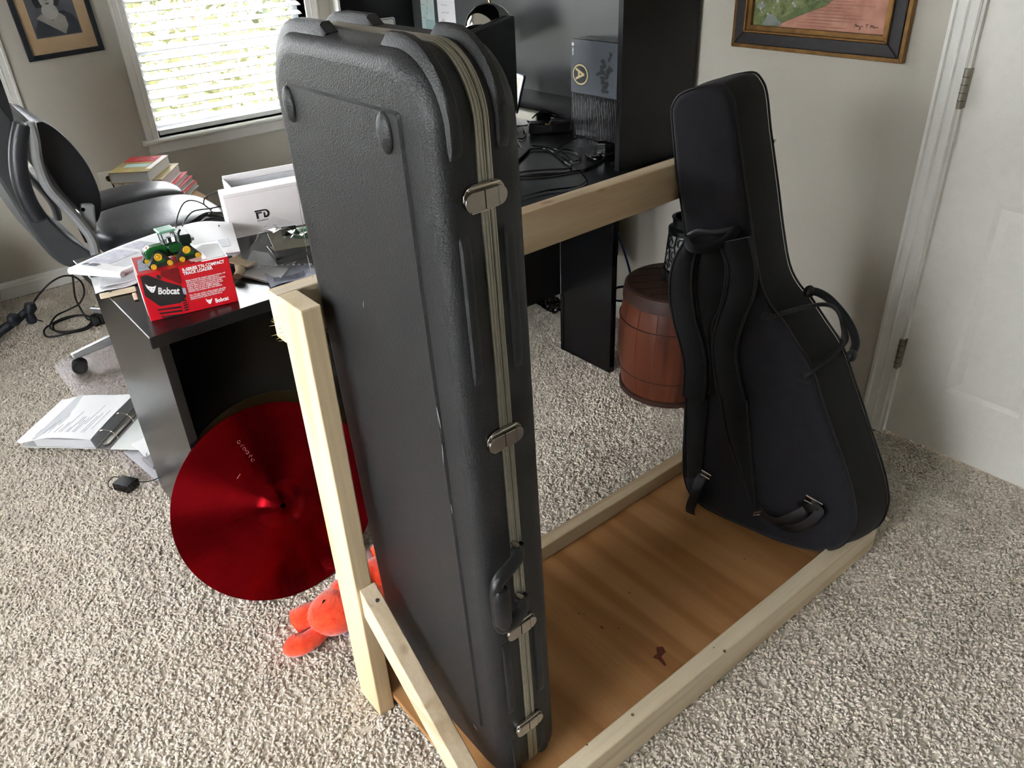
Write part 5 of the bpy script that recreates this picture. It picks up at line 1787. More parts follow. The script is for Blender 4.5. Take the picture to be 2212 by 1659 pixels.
# tan envelopes and tube right of the toy box
flat_sheet('padded_envelope', [(520, 596), (600, 612), (640, 560), (545, 540)], DZ+0.006, 0.005, 'paper_grey', 'grey flat mailer under the clear bag on the desk', 'envelope', sag=0.003)
t = thing('cardboard_tube', 'tan rolled paper tube wedged beside the red box', 'paper roll', tuple(onz(520, 590, DZ)))
obj('roll', MB().tube([onz(513, 597, DZ+0.012), onz(520, 585, DZ+0.014), onz(512, 552, DZ+0.016)], [0.011, 0.012, 0.012], 14, flat=0.7), 'manila', t, smooth=True)
obj('flap', MB().obox(onz(520, 566, DZ+0.022), (0.014, 0.006, 0), (-0.012, 0.040, 0.0), (0, 0, 0.0015)), 'manila', t)
t = thing('desk_bracket', 'small cream plastic clip on the desk under the envelopes', 'clip', tuple(onz(260, 636, DZ)))
obj('plate', MB().obox(onz(255, 632, DZ+0.005), TE*0.040, TN*0.010, (0, 0, 0.004)), 'manila', t, bevel=0.002)
obj('hook', MB().obox(onz(292, 640, DZ+0.004), TE*0.005, TN*0.018, (0, 0, 0.003)), 'manila', t, bevel=0.002)
obj('screw', MB().cyl(onz(238, 630, DZ+0.0085), onz(238, 630, DZ+0.0105), 0.004, n=10), 'chrome', t)

def make_white_box():
    up = Vector((0, 0, 1))
    a = Vector((0.705, 2.10, DZ))
    e = Vector((0.985, -0.17, 0)).normalized()
    n = Vector((-e.y, e.x, 0))
    t = thing('product_box', 'white upright carton with black FD logo behind the clear bag', 'box', tuple(a+e*0.14))
    b = obj('carton', MB().obox(a+e*0.14+n*0.03+up*0.062, e*0.14, n*0.030, up*0.062), 'card_white', t, bevel=0.0012)
    obj('lid_seam', MB().obox(a+e*0.14-n*0.0003+up*0.115, e*0.1402, n*0.0004, up*0.0006), 'paper_grey', b)
    o = onp(555, 473, a, n)-n*0.0004
    g = MB()
    s = 0.030
    def bar(pts):
        g.prism([(x*s, z*s) for x, z in pts], o, e, up, -n, 0.0005)
    bar([(0, 0), (0.20, 0), (0.20, 0.45), (0.55, 0.45), (0.55, 0.60), (0, 0.60)])
    bar([(-0.08, 0.78), (0.85, 0.78), (1.05, 0.72), (1.20, 0.55), (1.24, 0.35), (1.18, 0.15), (1.02, 0.02), (0.85, 0), (0.68, 0), (0.68, 0.50), (0.84, 0.50), (0.84, 0.15), (0.96, 0.17), (1.05, 0.30), (1.04, 0.48), (0.92, 0.62), (0.80, 0.64), (-0.08, 0.64)])
    obj('logo', g, 'ink_black', b)
    text_mesh('lettering', 'FANTOM DRIVES', 'print_grey', b, o-up*0.008, e, up, 0.0052, width=0.8)
    # open white tray behind
    t2 = thing('open_carton', 'open white cardboard tray standing behind the FD carton', 'box', tuple(a+e*0.17+n*0.13))
    p = a+e*0.045+n*0.070
    H = 0.108
    L, D = 0.27, 0.15
    obj('wall', MB().obox(p+e*L/2+up*H/2, e*L/2, n*0.002, up*H/2), 'card_white', t2)
    obj('wall', MB().obox(p+e*L/2+n*D+up*(H/2+0.004), e*L/2, n*0.002, up*(H/2+0.004)), 'card_white', t2)
    obj('wall', MB().obox(p+n*D/2+up*H/2, e*0.002, n*(D/2-0.0022), up*H/2), 'card_white', t2)
    obj('wall', MB().obox(p+e*L+n*D/2+up*H/2, e*0.002, n*(D/2-0.0022), up*H/2), 'card_white', t2)
    obj('bottom', MB().obox(p+e*L/2+n*D/2+up*0.0015, e*(L/2-0.0025), n*(D/2-0.0025), up*0.001), 'card_white', t2)
    obj('liner', MB().obox(p+e*L/2+n*(D-0.012)+up*0.08, e*(L/2-0.01), n*0.003, up*0.02), 'paper_grey', t2)
make_white_box()

mat('bag_green', (52, 134, 74), rough=0.4, var=0.1, vscale=30)
mat('bag_cream', (214, 208, 190), rough=0.5, var=0.05)
def make_zip_bag():
    up = Vector((0, 0, 1))
    t = thing('zip_bag', 'clear zip plastic bag with black and green packets on the desk', 'plastic bag', tuple(onz(600, 560, DZ)))
    c = [onz(530, 578, DZ+0.016), onz(690, 572, DZ+0.016), onz(690, 500, DZ+0.05), onz(590, 470, DZ+0.06)]
    rnd = random.Random(3)
    hs = [[rnd.random() for _ in range(17)] for _ in range(13)]
    def fn(u, v):
        q = (c[0]*(1-u)+c[1]*u)*(1-v)+(c[3]*(1-u)+c[2]*u)*v
        j, i = min(12, int(v*12+0.5)), min(16, int(u*16+0.5))
        h = 0.034*math.sin(PI*min(1, v*1.15))*(0.6+0.4*u)+0.014*(hs[j][i]-0.5)*math.sin(PI*v)
        return q+up*(h+0.004)
    obj('film', MB().sheet(fn, 16, 12, 0.0), 'clear_film', t, smooth=True)
    obj('zip_strip', MB().tube([c[0], (c[0]+c[1])/2+up*0.003, c[1]], 0.0035, 6, flat=0.4), 'clear_vinyl', t, smooth=True)
    for k in range(26):
        p = c[0]*(1-k/26.0)+c[1]*(k/26.0)+up*0.003
        if k % 2:
            obj('zip_tooth', MB().obox(p, (0.0012, 0, 0), (0, 0.0022, 0), (0, 0, 0.001)), 'paper_white', t)
    b = onz(640, 550, DZ+0.012)
    obj('black_packet', MB().obox(b+up*0.012, (0.060, -0.012, 0), (0.010, 0.050, 0.0), (0, 0, 0.010)), 'black_gloss', t, bevel=0.003)
    obj('cream_packet', MB().obox(b+Vector((0.02, 0.03, 0.030)), (0.060, -0.020, 0), (0.012, 0.045, 0.010), (0, 0, 0.004)), 'bag_cream', t, bevel=0.002)
    obj('green_packet', MB().ell(b+Vector((0.045, 0.028, 0.040)), (0.035, -0.010, 0), (0.008, 0.020, 0.006), (0, 0, 0.007), 18, 10), 'bag_green', t, smooth=True)
    obj('black_packet', MB().obox(b+Vector((0.016, 0.055, 0.046)), (0.018, -0.006, 0), (0.006, 0.014, 0.004), (0, 0, 0.004)), 'black_gloss', t, bevel=0.002)
make_zip_bag()
flat_sheet('antistatic_bag', [(585, 622), (690, 590), (690, 566), (570, 588)], DZ+0.004, 0.003, 'print_grey', 'crinkled dark silver bag at the desk front under the clear bag', 'plastic bag', sag=0.006, prints=((0.1, 0.7, 0.1, 0.4, 'news_dark'),))

# thin black leads arching over the chair end of the desk
def cable(name, pts, r, label, m='dark_rubber', group=None):
    return obj(name, MB().tube(smoothpath(pts, 7), r, 7), m, None, smooth=True, label=label, cat='cable', group=group)
Y0 = 2.30
cable('lead', [onz(380, 491, DZ+0.05)]+[ony(u, v, 2.22) for u, v in ((381, 480), (386, 460), (396, 440), (410, 433), (428, 436), (445, 445), (460, 460), (470, 478))]+[onz(473, 488, DZ+0.055)], 0.0018, 'thin black lead arching highest over the papers')
cable('lead', [onz(394, 488, DZ+0.05)]+[ony(u, v, 2.24) for u, v in ((400, 475), (415, 458), (432, 453), (450, 451), (470, 447))]+[ony(490, 443, 2.26)], 0.0020, 'black lead running low from papers to the FD carton')
cable('lead', [ony(458, 452, 2.23), ony(446, 447, 2.23), ony(440, 438, 2.23), ony(444, 427, 2.24), ony(460, 418, 2.26), ony(485, 410, 2.28), ony(505, 407, 2.28), ony(520, 411, 2.26)], 0.0018, 'thin lead looping up onto the white cartons')
t = thing('cable_bundle', 'crumpled black cable wrap between papers and the FD carton', 'cable', tuple(onz(455, 478, DZ)))
for k in range(4):
    a, b = onz(402+10*k, 490-4*k, DZ+0.022), onz(490, 462+5*k, DZ+0.03)
    obj('strand', MB().tube(smoothpath([a, (a+b)/2+Vector((0, 0, 0.012+0.006*(k % 2))), b], 6), 0.007, 7), 'black_gloss', t, smooth=True)

# ------------------------------------------------------------------ books by the window wall
mat('cover_olive', (150, 132, 84), rough=0.5, col2=(176, 156, 98), vscale=18)
mat('cover_red', (196, 48, 56), rough=0.45, var=0.05)
mat('page_edge', (226, 224, 222), rough=0.8, var=0.03, vscale=200)
mat('cover_blue', (176, 206, 206), rough=0.5)
def make_books():
    up = Vector((0, 0, 1))
    rng = random.Random(8)
    c0 = Vector((0.99, 3.985, 0))
    spec = [  # thickness, dx, dy, turn, label
        (0.050, 0.000, 0.000, 0.00, 'olive and red hardback, topmost of the stack by the outlet'),
        (0.048, 0.045, 0.006, 0.05, 'hardback with olive edge, second from the top of the stack'),
        (0.022, 0.075, 0.010, 0.03, 'thin red-edged book, third from the top of the stack'),
        (0.026, 0.092, 0.008, 0.00, 'red-edged book, fourth from the top of the stack'),
        (0.030, 0.110, 0.006, 0.02, 'lowest visible book of the stack behind the chair seat')]
    z = 0.570
    e0 = Vector((0.79, -0.61, 0)).normalized()
    for i, (th, dx, dy, tr, lab) in enumerate(spec):
        e = Vector((e0.x*math.cos(tr)-e0.y*math.sin(tr), e0.x*math.sin(tr)+e0.y*math.cos(tr), 0))
        n = Vector((-e.y, e.x, 0))
        c = c0+Vector((dx, dy, 0))+up*(z-th/2)
        z -= th+0.0006
        hw, hl = 0.090, 0.140
        t = thing('book', lab, 'book', tuple(c-up*th/2), 'books in the stack by the outlet')
        obj('pages', MB().obox(c-e*0.001, e*(hw-0.004), n*(hl-0.004), up*(th/2-0.0028)), 'page_edge', t)
        cm = 'cover_olive' if i < 2 else 'cover_red'
        cv = obj('cover', MB().obox(c+up*(th/2-0.0014), e*hw, n*hl, up*0.0013), cm, t, bevel=0.0006)
        obj('cover', MB().obox(c-up*(th/2-0.0014), e*hw, n*hl, up*0.0013), 'paper_white' if i else 'cover_olive', t, bevel=0.0006)
        obj('spine', MB().obox(c-e*(hw-0.0012), e*0.0012, n*hl, up*(th/2-0.003)), cm, t)
        if i == 0:
            q = c+up*(th/2+0.0002)
            obj('print', MB().obox(q+n*0.085, e*hw*0.98, n*0.050, up*0.0003), 'cover_red', cv)
            obj('print', MB().obox(q+e*0.075+n*0.02, e*0.012, n*0.115, up*0.0004), 'paper_white', cv)
            obj('print', MB().obox(q-n*0.03, e*0.055, n*0.026, up*0.0003), 'cover_blue', cv)
            text_mesh('lettering', 'Julius\nCaesar', 'paper_white', cv, q+n*0.092-e*0.055+up*0.0005, e, n, 0.040, width=0.9, line=0.8) if False else None
            for k in range(2):
                obj('print', MB().tube(smoothpath([q+n*(0.070+0.032*k)+e*(-0.045+0.014*j)+n*(0.006*((j*7+k*3) % 3-1))+up*0.0006 for j in range(7)], 4), 0.0022, 5, flat=0.3), 'paper_white', cv)
    t = thing('storage_box', 'plain brown carton under the stack of books behind the chair', 'box', (1.05, 3.99, 0.0))
    mat('carton_brown', (160, 128, 92), rough=0.8, var=0.05)
    obj('carton', MB().box(0.90, 1.22, 3.84, 4.14, 0.0, z-0.001), 'carton_brown', t, bevel=0.002)
    obj('tape', MB().box(1.04, 1.08, 3.839, 3.8398, 0.0, z-0.02), 'manila', t)
make_books()

def make_outlet():
    t = thing('wall_outlet', 'white duplex wall outlet with a black plug left of the books', 'outlet', (0.902, YB, 0.44))
    mat('outlet_white', (224, 220, 208), rough=0.4)
    pl = obj('plate', MB().box(0.860, 0.945, YB-0.006, YB-0.0003, 0.378, 0.493), 'outlet_white', t, bevel=0.003)
    for z in (0.462, 0.408):
        obj('socket', MB().box(0.885, 0.920, YB-0.0085, YB-0.0062, z-0.014, z+0.014), 'outlet_white', pl, bevel=0.003)
    pg = obj('plug', MB().tube([(0.903, YB-0.0088, 0.460), (0.903, YB-0.022, 0.459), (0.904, YB-0.034, 0.456)], [0.013, 0.014, 0.009], 14), 'black_plastic', t, smooth=True)
    obj('cord', MB().tube(smoothpath([(0.904, YB-0.034, 0.456), (0.906, YB-0.046, 0.444), (0.912, YB-0.042, 0.40), (0.920, YB-0.03, 0.30), (0.93, YB-0.03, 0.10), (0.95, YB-0.05, 0.01)], 6), 0.0035, 7), 'dark_rubber', pg, smooth=True)
make_outlet()

# ------------------------------------------------------------------ pictures
def make_portrait():
    mat('frame_black', (26, 32, 42), rough=0.45, var=0.1, vscale=40)
    mat('mat_tan', (186, 158, 122), rough=0.8, col2=(200, 172, 138), vscale=6)
    mat('photo_dark', (78, 82, 90), rough=0.35, col2=(96, 100, 106), vscale=8)
    mat('photo_dress', (52, 58, 66), rough=0.35, var=0.15, vscale=20)
    mat('photo_hair', (48, 50, 56), rough=0.35, var=0.15, vscale=30)
    mat('photo_skin', (170, 168, 164), rough=0.35, var=0.06, vscale=15)
    mat('photo_collar', (156, 152, 146), rough=0.35, var=0.1, vscale=40)
    y = YB-0.001
    t = thing('framed_portrait', 'black-framed old portrait photograph with tan mat left of the window', 'picture', (0.89, YB, 1.03))
    ang = 0.034
    ex = Vector((math.cos(ang), 0, math.sin(ang)))
    ez = Vector((-math.sin(ang), 0, math.cos(ang)))
    o = Vector((0.730, y, 1.023))
    Wd, H, fw = 0.324, 0.42, 0.021
    out = Vector((0, -1, 0))
    def pane(name, x0, x1, z0, z1, d0, d1, m, par=None):
        return obj(name, MB().prism([(x0, z0), (x1, z0), (x1, z1), (x0, z1)], o+out*d0, ex, ez, out, d1-d0), m, par or t)
    pane('frame_rail', 0, Wd, 0, fw, 0, 0.020, 'frame_black')
    pane('frame_rail', 0, Wd, H-fw, H, 0, 0.020, 'frame_black')
    pane('frame_stile', 0, fw, fw, H-fw, 0, 0.020, 'frame_black')
    pane('frame_stile', Wd-fw, Wd, fw, H-fw, 0, 0.020, 'frame_black')
    pane('mat_board', fw, Wd-fw, fw, H-fw, 0.001, 0.008, 'mat_tan')
    ph = pane('photo', 0.062, Wd-0.068, 0.085, H-0.06, 0.0081, 0.0088, 'photo_dark')
    def shape(name, pts, d, m):
        q = smoothpath([(x, 0.088+(z-0.088)*0.80, 0) for x, z in pts], 5, closed=True)
        return obj(name, MB().prism([(p.x, p.y) for p in q], o+out*d, ex, ez, out, 0.0003), m, ph)
    # shoulders, V collar, neck, face and hair as flat tones of the print
    obj('print_dress', MB().prism([(0.066, 0.088), (0.252, 0.088), (0.252, 0.130), (0.240, 0.165), (0.205, 0.186), (0.165, 0.180), (0.130, 0.180), (0.092, 0.158), (0.070, 0.120)], o+out*0.0089, ex, ez, out, 0.0003), 'photo_dress', ph)
    obj('print_collar', MB().prism([(0.088, 0.165), (0.112, 0.180), (0.150, 0.148), (0.188, 0.178), (0.206, 0.160), (0.208, 0.125), (0.186, 0.090), (0.150, 0.118)], o+out*0.0093, ex, ez, out, 0.0003), 'photo_collar', ph)
    shape('print_neck', [(0.118, 0.200), (0.150, 0.168), (0.184, 0.198), (0.172, 0.245), (0.130, 0.245)], 0.0096, 'photo_skin')
    shape('print_hair', [(0.100, 0.240), (0.094, 0.290), (0.110, 0.335), (0.150, 0.348), (0.192, 0.335), (0.206, 0.290), (0.196, 0.242), (0.180, 0.235), (0.118, 0.235)], 0.0092, 'photo_hair')
    shape('print_face', [(0.128, 0.240), (0.150, 0.224), (0.172, 0.238), (0.182, 0.280), (0.172, 0.318), (0.150, 0.326), (0.128, 0.318), (0.120, 0.280)], 0.0099, 'photo_skin')
    for xx in (0.137, 0.163):
        shape('print_eye', [(xx-0.007, 0.284), (xx, 0.288), (xx+0.007, 0.284), (xx, 0.281)], 0.0103, 'photo_hair')
    shape('print_mouth', [(0.140, 0.252), (0.150, 0.255), (0.160, 0.252), (0.150, 0.248)], 0.0103, 'photo_dress')
    shape('print_nose', [(0.148, 0.282), (0.152, 0.282), (0.155, 0.264), (0.146, 0.264)], 0.0103, 'photo_collar')
make_portrait()

def make_painting():
    mat('gold_frame', (112, 82, 46), rough=0.42, metal=0.5, col2=(150, 112, 62), vscale=30)
    mat('frame_charcoal', (46, 44, 46), rough=0.5, var=0.12, vscale=60)
    mat('paint_path', (172, 118, 100), rough=0.6, col2=(206, 152, 132), vscale=22)
    mat('paint_path_dark', (150, 104, 88), rough=0.6, col2=(176, 124, 104), vscale=30)
    mat('paint_green', (74, 90, 44), rough=0.6, col2=(142, 152, 104), vscale=44)
    mat('paint_leaf', (66, 84, 46), rough=0.6, col2=(110, 124, 78), vscale=60)
    mat('paint_rock', (120, 130, 130), rough=0.6, col2=(150, 156, 150), vscale=40)
    mat('paint_flower', (196, 200, 204), rough=0.6, col2=(150, 156, 160), vscale=70)
    t = thing('framed_painting', 'painting of a pink garden path in a gold and black frame', 'painting', (XR, 1.355, 1.12))
    y0, y1, z0, z1 = 1.078, 1.633, 1.120, 1.60
    x = XR-0.001
    e, up, out = Vector((0, -1, 0)), Vector((0, 0, 1)), Vector((-1, 0, 0))
    o = Vector((x, y1, z0))
    Wd, H = y1-y0, z1-z0
    def ringframe(name, i0, i1, d0, d1, m, bevel=0.002):
        for nm, pts in ((name+'_rail', [(i0, i0), (Wd-i0, i0), (Wd-i1, i1), (i1, i1)]), (name+'_rail', [(i0, H-i0), (i1, H-i1), (Wd-i1, H-i1), (Wd-i0, H-i0)]), (name+'_stile', [(i0, i0), (i1, i1), (i1, H-i1), (i0, H-i0)]), (name+'_stile', [(Wd-i0, i0), (Wd-i0, H-i0), (Wd-i1, H-i1), (Wd-i1, i1)])):
            obj(nm, MB().prism(pts, o+out*d0, e, up, out, d1-d0), m, t, bevel=bevel)
    ringframe('outer_gold', 0.0, 0.012, 0.0, 0.022, 'gold_frame')
    ringframe('charcoal', 0.012, 0.046, 0.0, 0.026, 'frame_charcoal', 0.003)
    ringframe('inner_gold', 0.046, 0.053, 0.0, 0.034, 'gold_frame', 0.003)
    ringframe('gold_slope', 0.053, 0.066, 0.0, 0.024, 'gold_frame', 0.001)
    cv = obj('canvas', MB().prism([(0.066, 0.066), (Wd-0.066, 0.066), (Wd-0.066, H-0.066), (0.066, H-0.066)], o+out*0.002, e, up, out, 0.008), 'paint_path', t)
    def S(pts, d, m, sm=True):
        q = [(p.x, p.y) for p in smoothpath([(a, b, 0) for a, b in pts], 4, closed=True)] if sm else pts
        obj('brushwork', MB().prism(q, o+out*d, e, up, out, 0.0006), m, cv)
    i = 0.0662
    obj('brushwork', MB().prism([(i, i), (0.155, i), (0.180, 0.090), (0.235, 0.115), (0.290, 0.135), (0.330, 0.160), (0.40, 0.22), (0.40, H-i), (i, H-i)], o+out*0.0101, e, up, out, 0.0006), 'paint_green', cv)
    obj('brushwork', MB().prism([(0.155, 0.070), (0.185, 0.084), (0.240, 0.106), (0.300, 0.128), (0.335, 0.155), (0.310, 0.155), (0.25, 0.130), (0.19, 0.104), (0.165, 0.090)], o+out*0.0108, e, up, out, 0.0006), 'paint_leaf', cv)
    for cx_, cz_, r in ((0.128, 0.080, 0.026), (0.155, 0.074, 0.010), (0.115, 0.150, 0.018), (0.088, 0.120, 0.015)):
        S([(cx_-r, max(i, cz_-r*0.4)), (cx_-r*0.4, cz_+r*0.6), (cx_+r*0.5, cz_+r*0.6), (cx_+r, max(i, cz_-r*0.2)), (cx_, max(i+0.0005, cz_-r*0.5))], 0.0112, 'paint_rock')
    rnd = random.Random(2)
    for k in range(26):
        a, b = i+0.004+rnd.random()*0.14, 0.085+rnd.random()*0.10
        r = 0.002+rnd.random()*0.004
        S([(a-r, b), (a, b+r), (a+r, b), (a, b-r)], 0.0118, rnd.choice(('paint_flower', 'paint_leaf', 'paint_flower')))
    for k in range(14):
        b = 0.074+0.0085*k
        a = 0.20+0.012*k+rnd.random()*0.03
        l = 0.08+rnd.random()*0.12
        l = min(l, Wd-0.07-a)
        S([(a, b), (a+l*0.5, b+0.002), (a+l, b), (a+l*0.5, b-0.0012)], 0.0113, 'paint_path_dark')
    # painter's signature as a quick scrawl
    for st in ([(0.398, 0.080), (0.401, 0.089), (0.404, 0.081), (0.406, 0.085), (0.409, 0.081), (0.411, 0.085), (0.414, 0.080), (0.416, 0.076), (0.413, 0.075), (0.418, 0.083), (0.421, 0.084), (0.423, 0.081)],
               [(0.430, 0.088), (0.438, 0.088)], [(0.434, 0.088), (0.433, 0.080)], [(0.444, 0.080), (0.446, 0.088), (0.449, 0.083), (0.452, 0.088), (0.454, 0.081), (0.457, 0.084), (0.459, 0.081), (0.462, 0.084), (0.468, 0.082)]):
        obj('signature', MB().tube(smoothpath([o+out*0.0120+e*a+up*b for a, b in st], 3), 0.0006, 4), 'ink_black', cv)
make_painting()

# ------------------------------------------------------------------ hutch contents
def make_console():
    mat('console_grey', (84, 89, 97), rough=0.45, var=0.04, vscale=30, metal=0.2)
    mat('console_black', (16, 17, 19), rough=0.4, var=0.1)
    mat('sticker_cream', (214, 196, 150), rough=0.5)
    mat('sticker_dark', (40, 42, 42), rough=0.5, var=0.2, vscale=100)
    x0, x1 = 2.120, 2.205
    y0, y1, z0, z1 = 1.966, 2.243, 0.7735, 1.111
    t = thing('game_console', 'grey and black game console standing on its side in the hutch', 'game console', ((x0+x1)/2, (y0+y1)/2, z0))
    bx('body', 'console_black', t, x0+0.0025, x1, y0, y1, z0, z1, bevel=0.002)
    f = bx('face_plate', 'console_grey', t, x0, x0+0.0022, y0, y1, 0.929, z1, bevel=0.0008)
    # vent fins on the lower half, slanted
    n = 34
    for k in range(n):
        y = y1-0.003-k*(y1-y0-0.006)/n
        mb = MB().obox((x0+0.001, y-0.003, (z0+0.927)/2), (0.0012, 0, 0), (0, 0.0017, 0.0002), (0, -0.0018, (0.927-z0)/2-0.002))
        obj('vent_fin', mb, 'console_grey' if False else 'black_gloss', t)
    for k in range(22):
        xx = x0+0.006+k*0.0035
        obj('top_fin', MB().box(xx, xx+0.0016, y0+0.004, y1-0.02, z1+0.0002, z1+0.002), 'black_gloss', t)
    e, up, out = Vector((0, -1, 0)), Vector((0, 0, 1)), Vector((-1, 0, 0))
    def S(c, r0, r1, m, par, d):
        pts = [(r0*math.cos(2*PI*k/32), r1*math.sin(2*PI*k/32)) for k in range(32)]
        return obj('sticker', MB().prism(pts, c+out*d, e, up, out, 0.0004), m, par)
    c = onx(1254, 161, x0)
    s = S(c, 0.043, 0.039, 'sticker_dark', f, 0.0003)
    S(c, 0.040, 0.036, 'sticker_cream', f, 0.0008)
    S(c, 0.034, 0.030, 'sticker_dark', f, 0.0013)
    # the letter lies on its side
    text_mesh('lettering', 'A', 'sticker_cream', f, c+out*0.0018-e*0.022+up*0.021, -up, e, 0.062, width=0.95, bold=0.0012)
    c2 = onx(1238, 95, x0)
    S(c2-e*0.001, 0.0065, 0.0065, 'print_white', f, 0.0003)
    text_mesh('lettering', 'XBOX', 'print_white', f, c2+out*0.0004-e*0.004-up*0.011, -up, e, 0.0095, width=1.0, bold=0.0003)
    # dark splattered decal
    rnd = random.Random(6)
    cc = onx(1307, 158, x0)
    for k in range(46):
        q = cc+e*max(-0.038, min(0.030, rnd.gauss(0, 0.017)))+up*max(-0.062, min(0.062, rnd.gauss(0, 0.036)))
        r = 0.005+rnd.random()*0.006
        pts = [(r*rnd.uniform(0.5, 1.2)*math.cos(2*PI*j/9), r*rnd.uniform(0.5, 1.2)*math.sin(2*PI*j/9)) for j in range(9)]
        obj('decal', MB().prism(pts, q+out*(0.0003+0.00005*k), e, up, out, 0.0003), 'sticker_dark', f)
make_console()

def make_plate_sign():
    mat('plate_alu', (206, 206, 202), rough=0.35, var=0.03)
    mat('plate_blue', (44, 50, 120), rough=0.4)
    y = 3.4235
    t = thing('license_plate', 'white decorative licence plate with blue emblem propped in the hutch', 'plate', (2.02, y, 1.0))
    e, up, out = Vector((1, 0, 0)), Vector((0, 0, 1)), Vector((0, -1, 0))
    Wd, H = 0.20, 0.165
    o = Vector((1.920, y, 1.117-H))
    r = rrect(Wd, H, 0.012, 0.012, 4)
    b = obj('sheet', MB().prism(r, o, e, up, out, 0.0015), 'plate_alu', t)
    ri = [(0.006+x*(Wd-0.012)/Wd, 0.006+z*(H-0.012)/H) for x, z in r]
    obj('border', MB().tube([o+out*0.0018+e*x+up*z for x, z in ri], 0.0013, 5, closed=True), 'ink_black', b)
    # abstract blue swirl
    c = o+out*0.0016+e*0.105+up*0.118
    pts = [(0.030*math.cos(a)*(1-0.25*math.sin(2*a)), 0.026*math.sin(a)) for a in [2*PI*k/20 for k in range(20)]]
    em = obj('emblem', MB().prism(pts, c, e, up, out, 0.0005), 'plate_blue', b)
    obj('emblem_stroke', MB().prism([(-0.012, -0.02), (0.004, -0.004), (0.016, -0.020), (0.008, -0.022), (0.0, -0.014), (-0.006, -0.022)], c+out*0.0006, e, up, out, 0.0004), 'plate_alu', em)
    obj('emblem_stroke', MB().prism([(0.0, 0.02), (0.004, 0.04), (0.010, 0.018)], c+out*0.0004, e, up, out, 0.0004), 'plate_blue', em)
    obj('bolt_hole', MB().cyl(o+e*0.105+up*0.152+out*0.0015, o+e*0.105+up*0.152+out*0.0019, 0.003, n=10), 'ink_black', b)
make_plate_sign()

def make_notes():
    mat('note_teal', (196, 226, 224), rough=0.7, col2=(228, 240, 236), vscale=20)
    x = 2.2235
    e, up, out = Vector((0, -1, 0)), Vector((0, 0, 1)), Vector((-1, 0, 0))
    t = thing('paper_chart', 'long pale teal paper chart hanging on the hutch back panel', 'paper', (x, 3.30, 1.0))
    o = Vector((x, 3.355, 1.008))
    s = obj('sheet', MB().prism([(0, 0), (0.106, -0.004), (0.112, 0.36), (0.006, 0.36)], o, e, up, out, 0.0012), 'note_teal', t)
    obj('tab', MB().prism([(0.030, 0.0), (0.100, 0.0), (0.103, 0.095), (0.034, 0.095)], o+out*0.0013, e, up, out, 0.0003), 'cover_blue', s)
    for k in range(4):
        obj('rule', MB().obox(o+out*0.0014+e*0.022+up*(0.10+0.055*k), e*0.018, out*0.0002, up*0.0008), 'print_grey', s)
    for k in range(9):
        obj('print_row', MB().obox(o+out*0.0014+e*(0.05+0.004*(k % 3))+up*(0.12+0.024*k), e*0.003, out*0.0002, up*0.009), 'news_print', s)
    t = thing('paper_note', 'white handwritten note taped beside the teal chart', 'paper', (x, 3.15, 1.1))
    o = Vector((x, 3.218, 1.078))
    s = obj('sheet', MB().prism([(0, 0), (0.133, -0.001), (0.128, 0.25), (-0.005, 0.25)], o, e, up, out, 0.0012), 'paper_white', t)
    for k in range(6):
        w = 0.02+0.012*((k*3) % 4)
        pts = [o+out*0.0016+e*(0.03+w*q/6.0)+up*(0.03+0.030*k+0.003*((q*5+k) % 3-1)) for q in range(7)]
        obj('scrawl', MB().tube(pts, 0.0008, 4), 'print_grey', s)
make_notes()

def make_monitor():
    a, b = Vector((1.452, 2.040, 0)), Vector((1.942, 2.364, 0))
    e = (b-a).normalized()
    n = Vector((e.y, -e.x, 0))       # towards the camera: the monitor's back
    up = Vector((0, 0, 1))
    c = (a+b)/2
    W = (b-a).length
    t = thing('monitor', 'black computer monitor seen from behind above the hard case', 'monitor', tuple(c+up*DZ))
    mat('monitor_rim', (70, 66, 60), rough=0.4, var=0.05)
    obj('housing', MB().obox(c+up*1.035, e*W/2, n*0.016, up*0.163), 'black_plastic', t, bevel=0.006, seg=3)
    obj('bezel', MB().obox(c+up*1.035-n*0.0185, e*(W/2-0.001), n*0.0024, up*0.164), 'monitor_rim', t, bevel=0.001)
    obj('screen', MB().obox(c+up*1.037-n*0.0212, e*(W/2-0.012), n*0.0003, up*0.150), 'black_gloss', t)
    obj('side_button', MB().obox(b+e*0.004+up*1.150, e*0.006, n*0.006, up*0.003), 'black_plastic', t)
    obj('neck', MB().obox(c+n*0.03+up*0.89, e*0.03, n*0.012, up*0.11), 'black_plastic', t, bevel=0.004)
    obj('foot', MB().obox(c+n*0.02+up*(DZ+0.006), e*0.12, n*0.09, up*0.0055), 'black_plastic', t, bevel=0.004)
make_monitor()

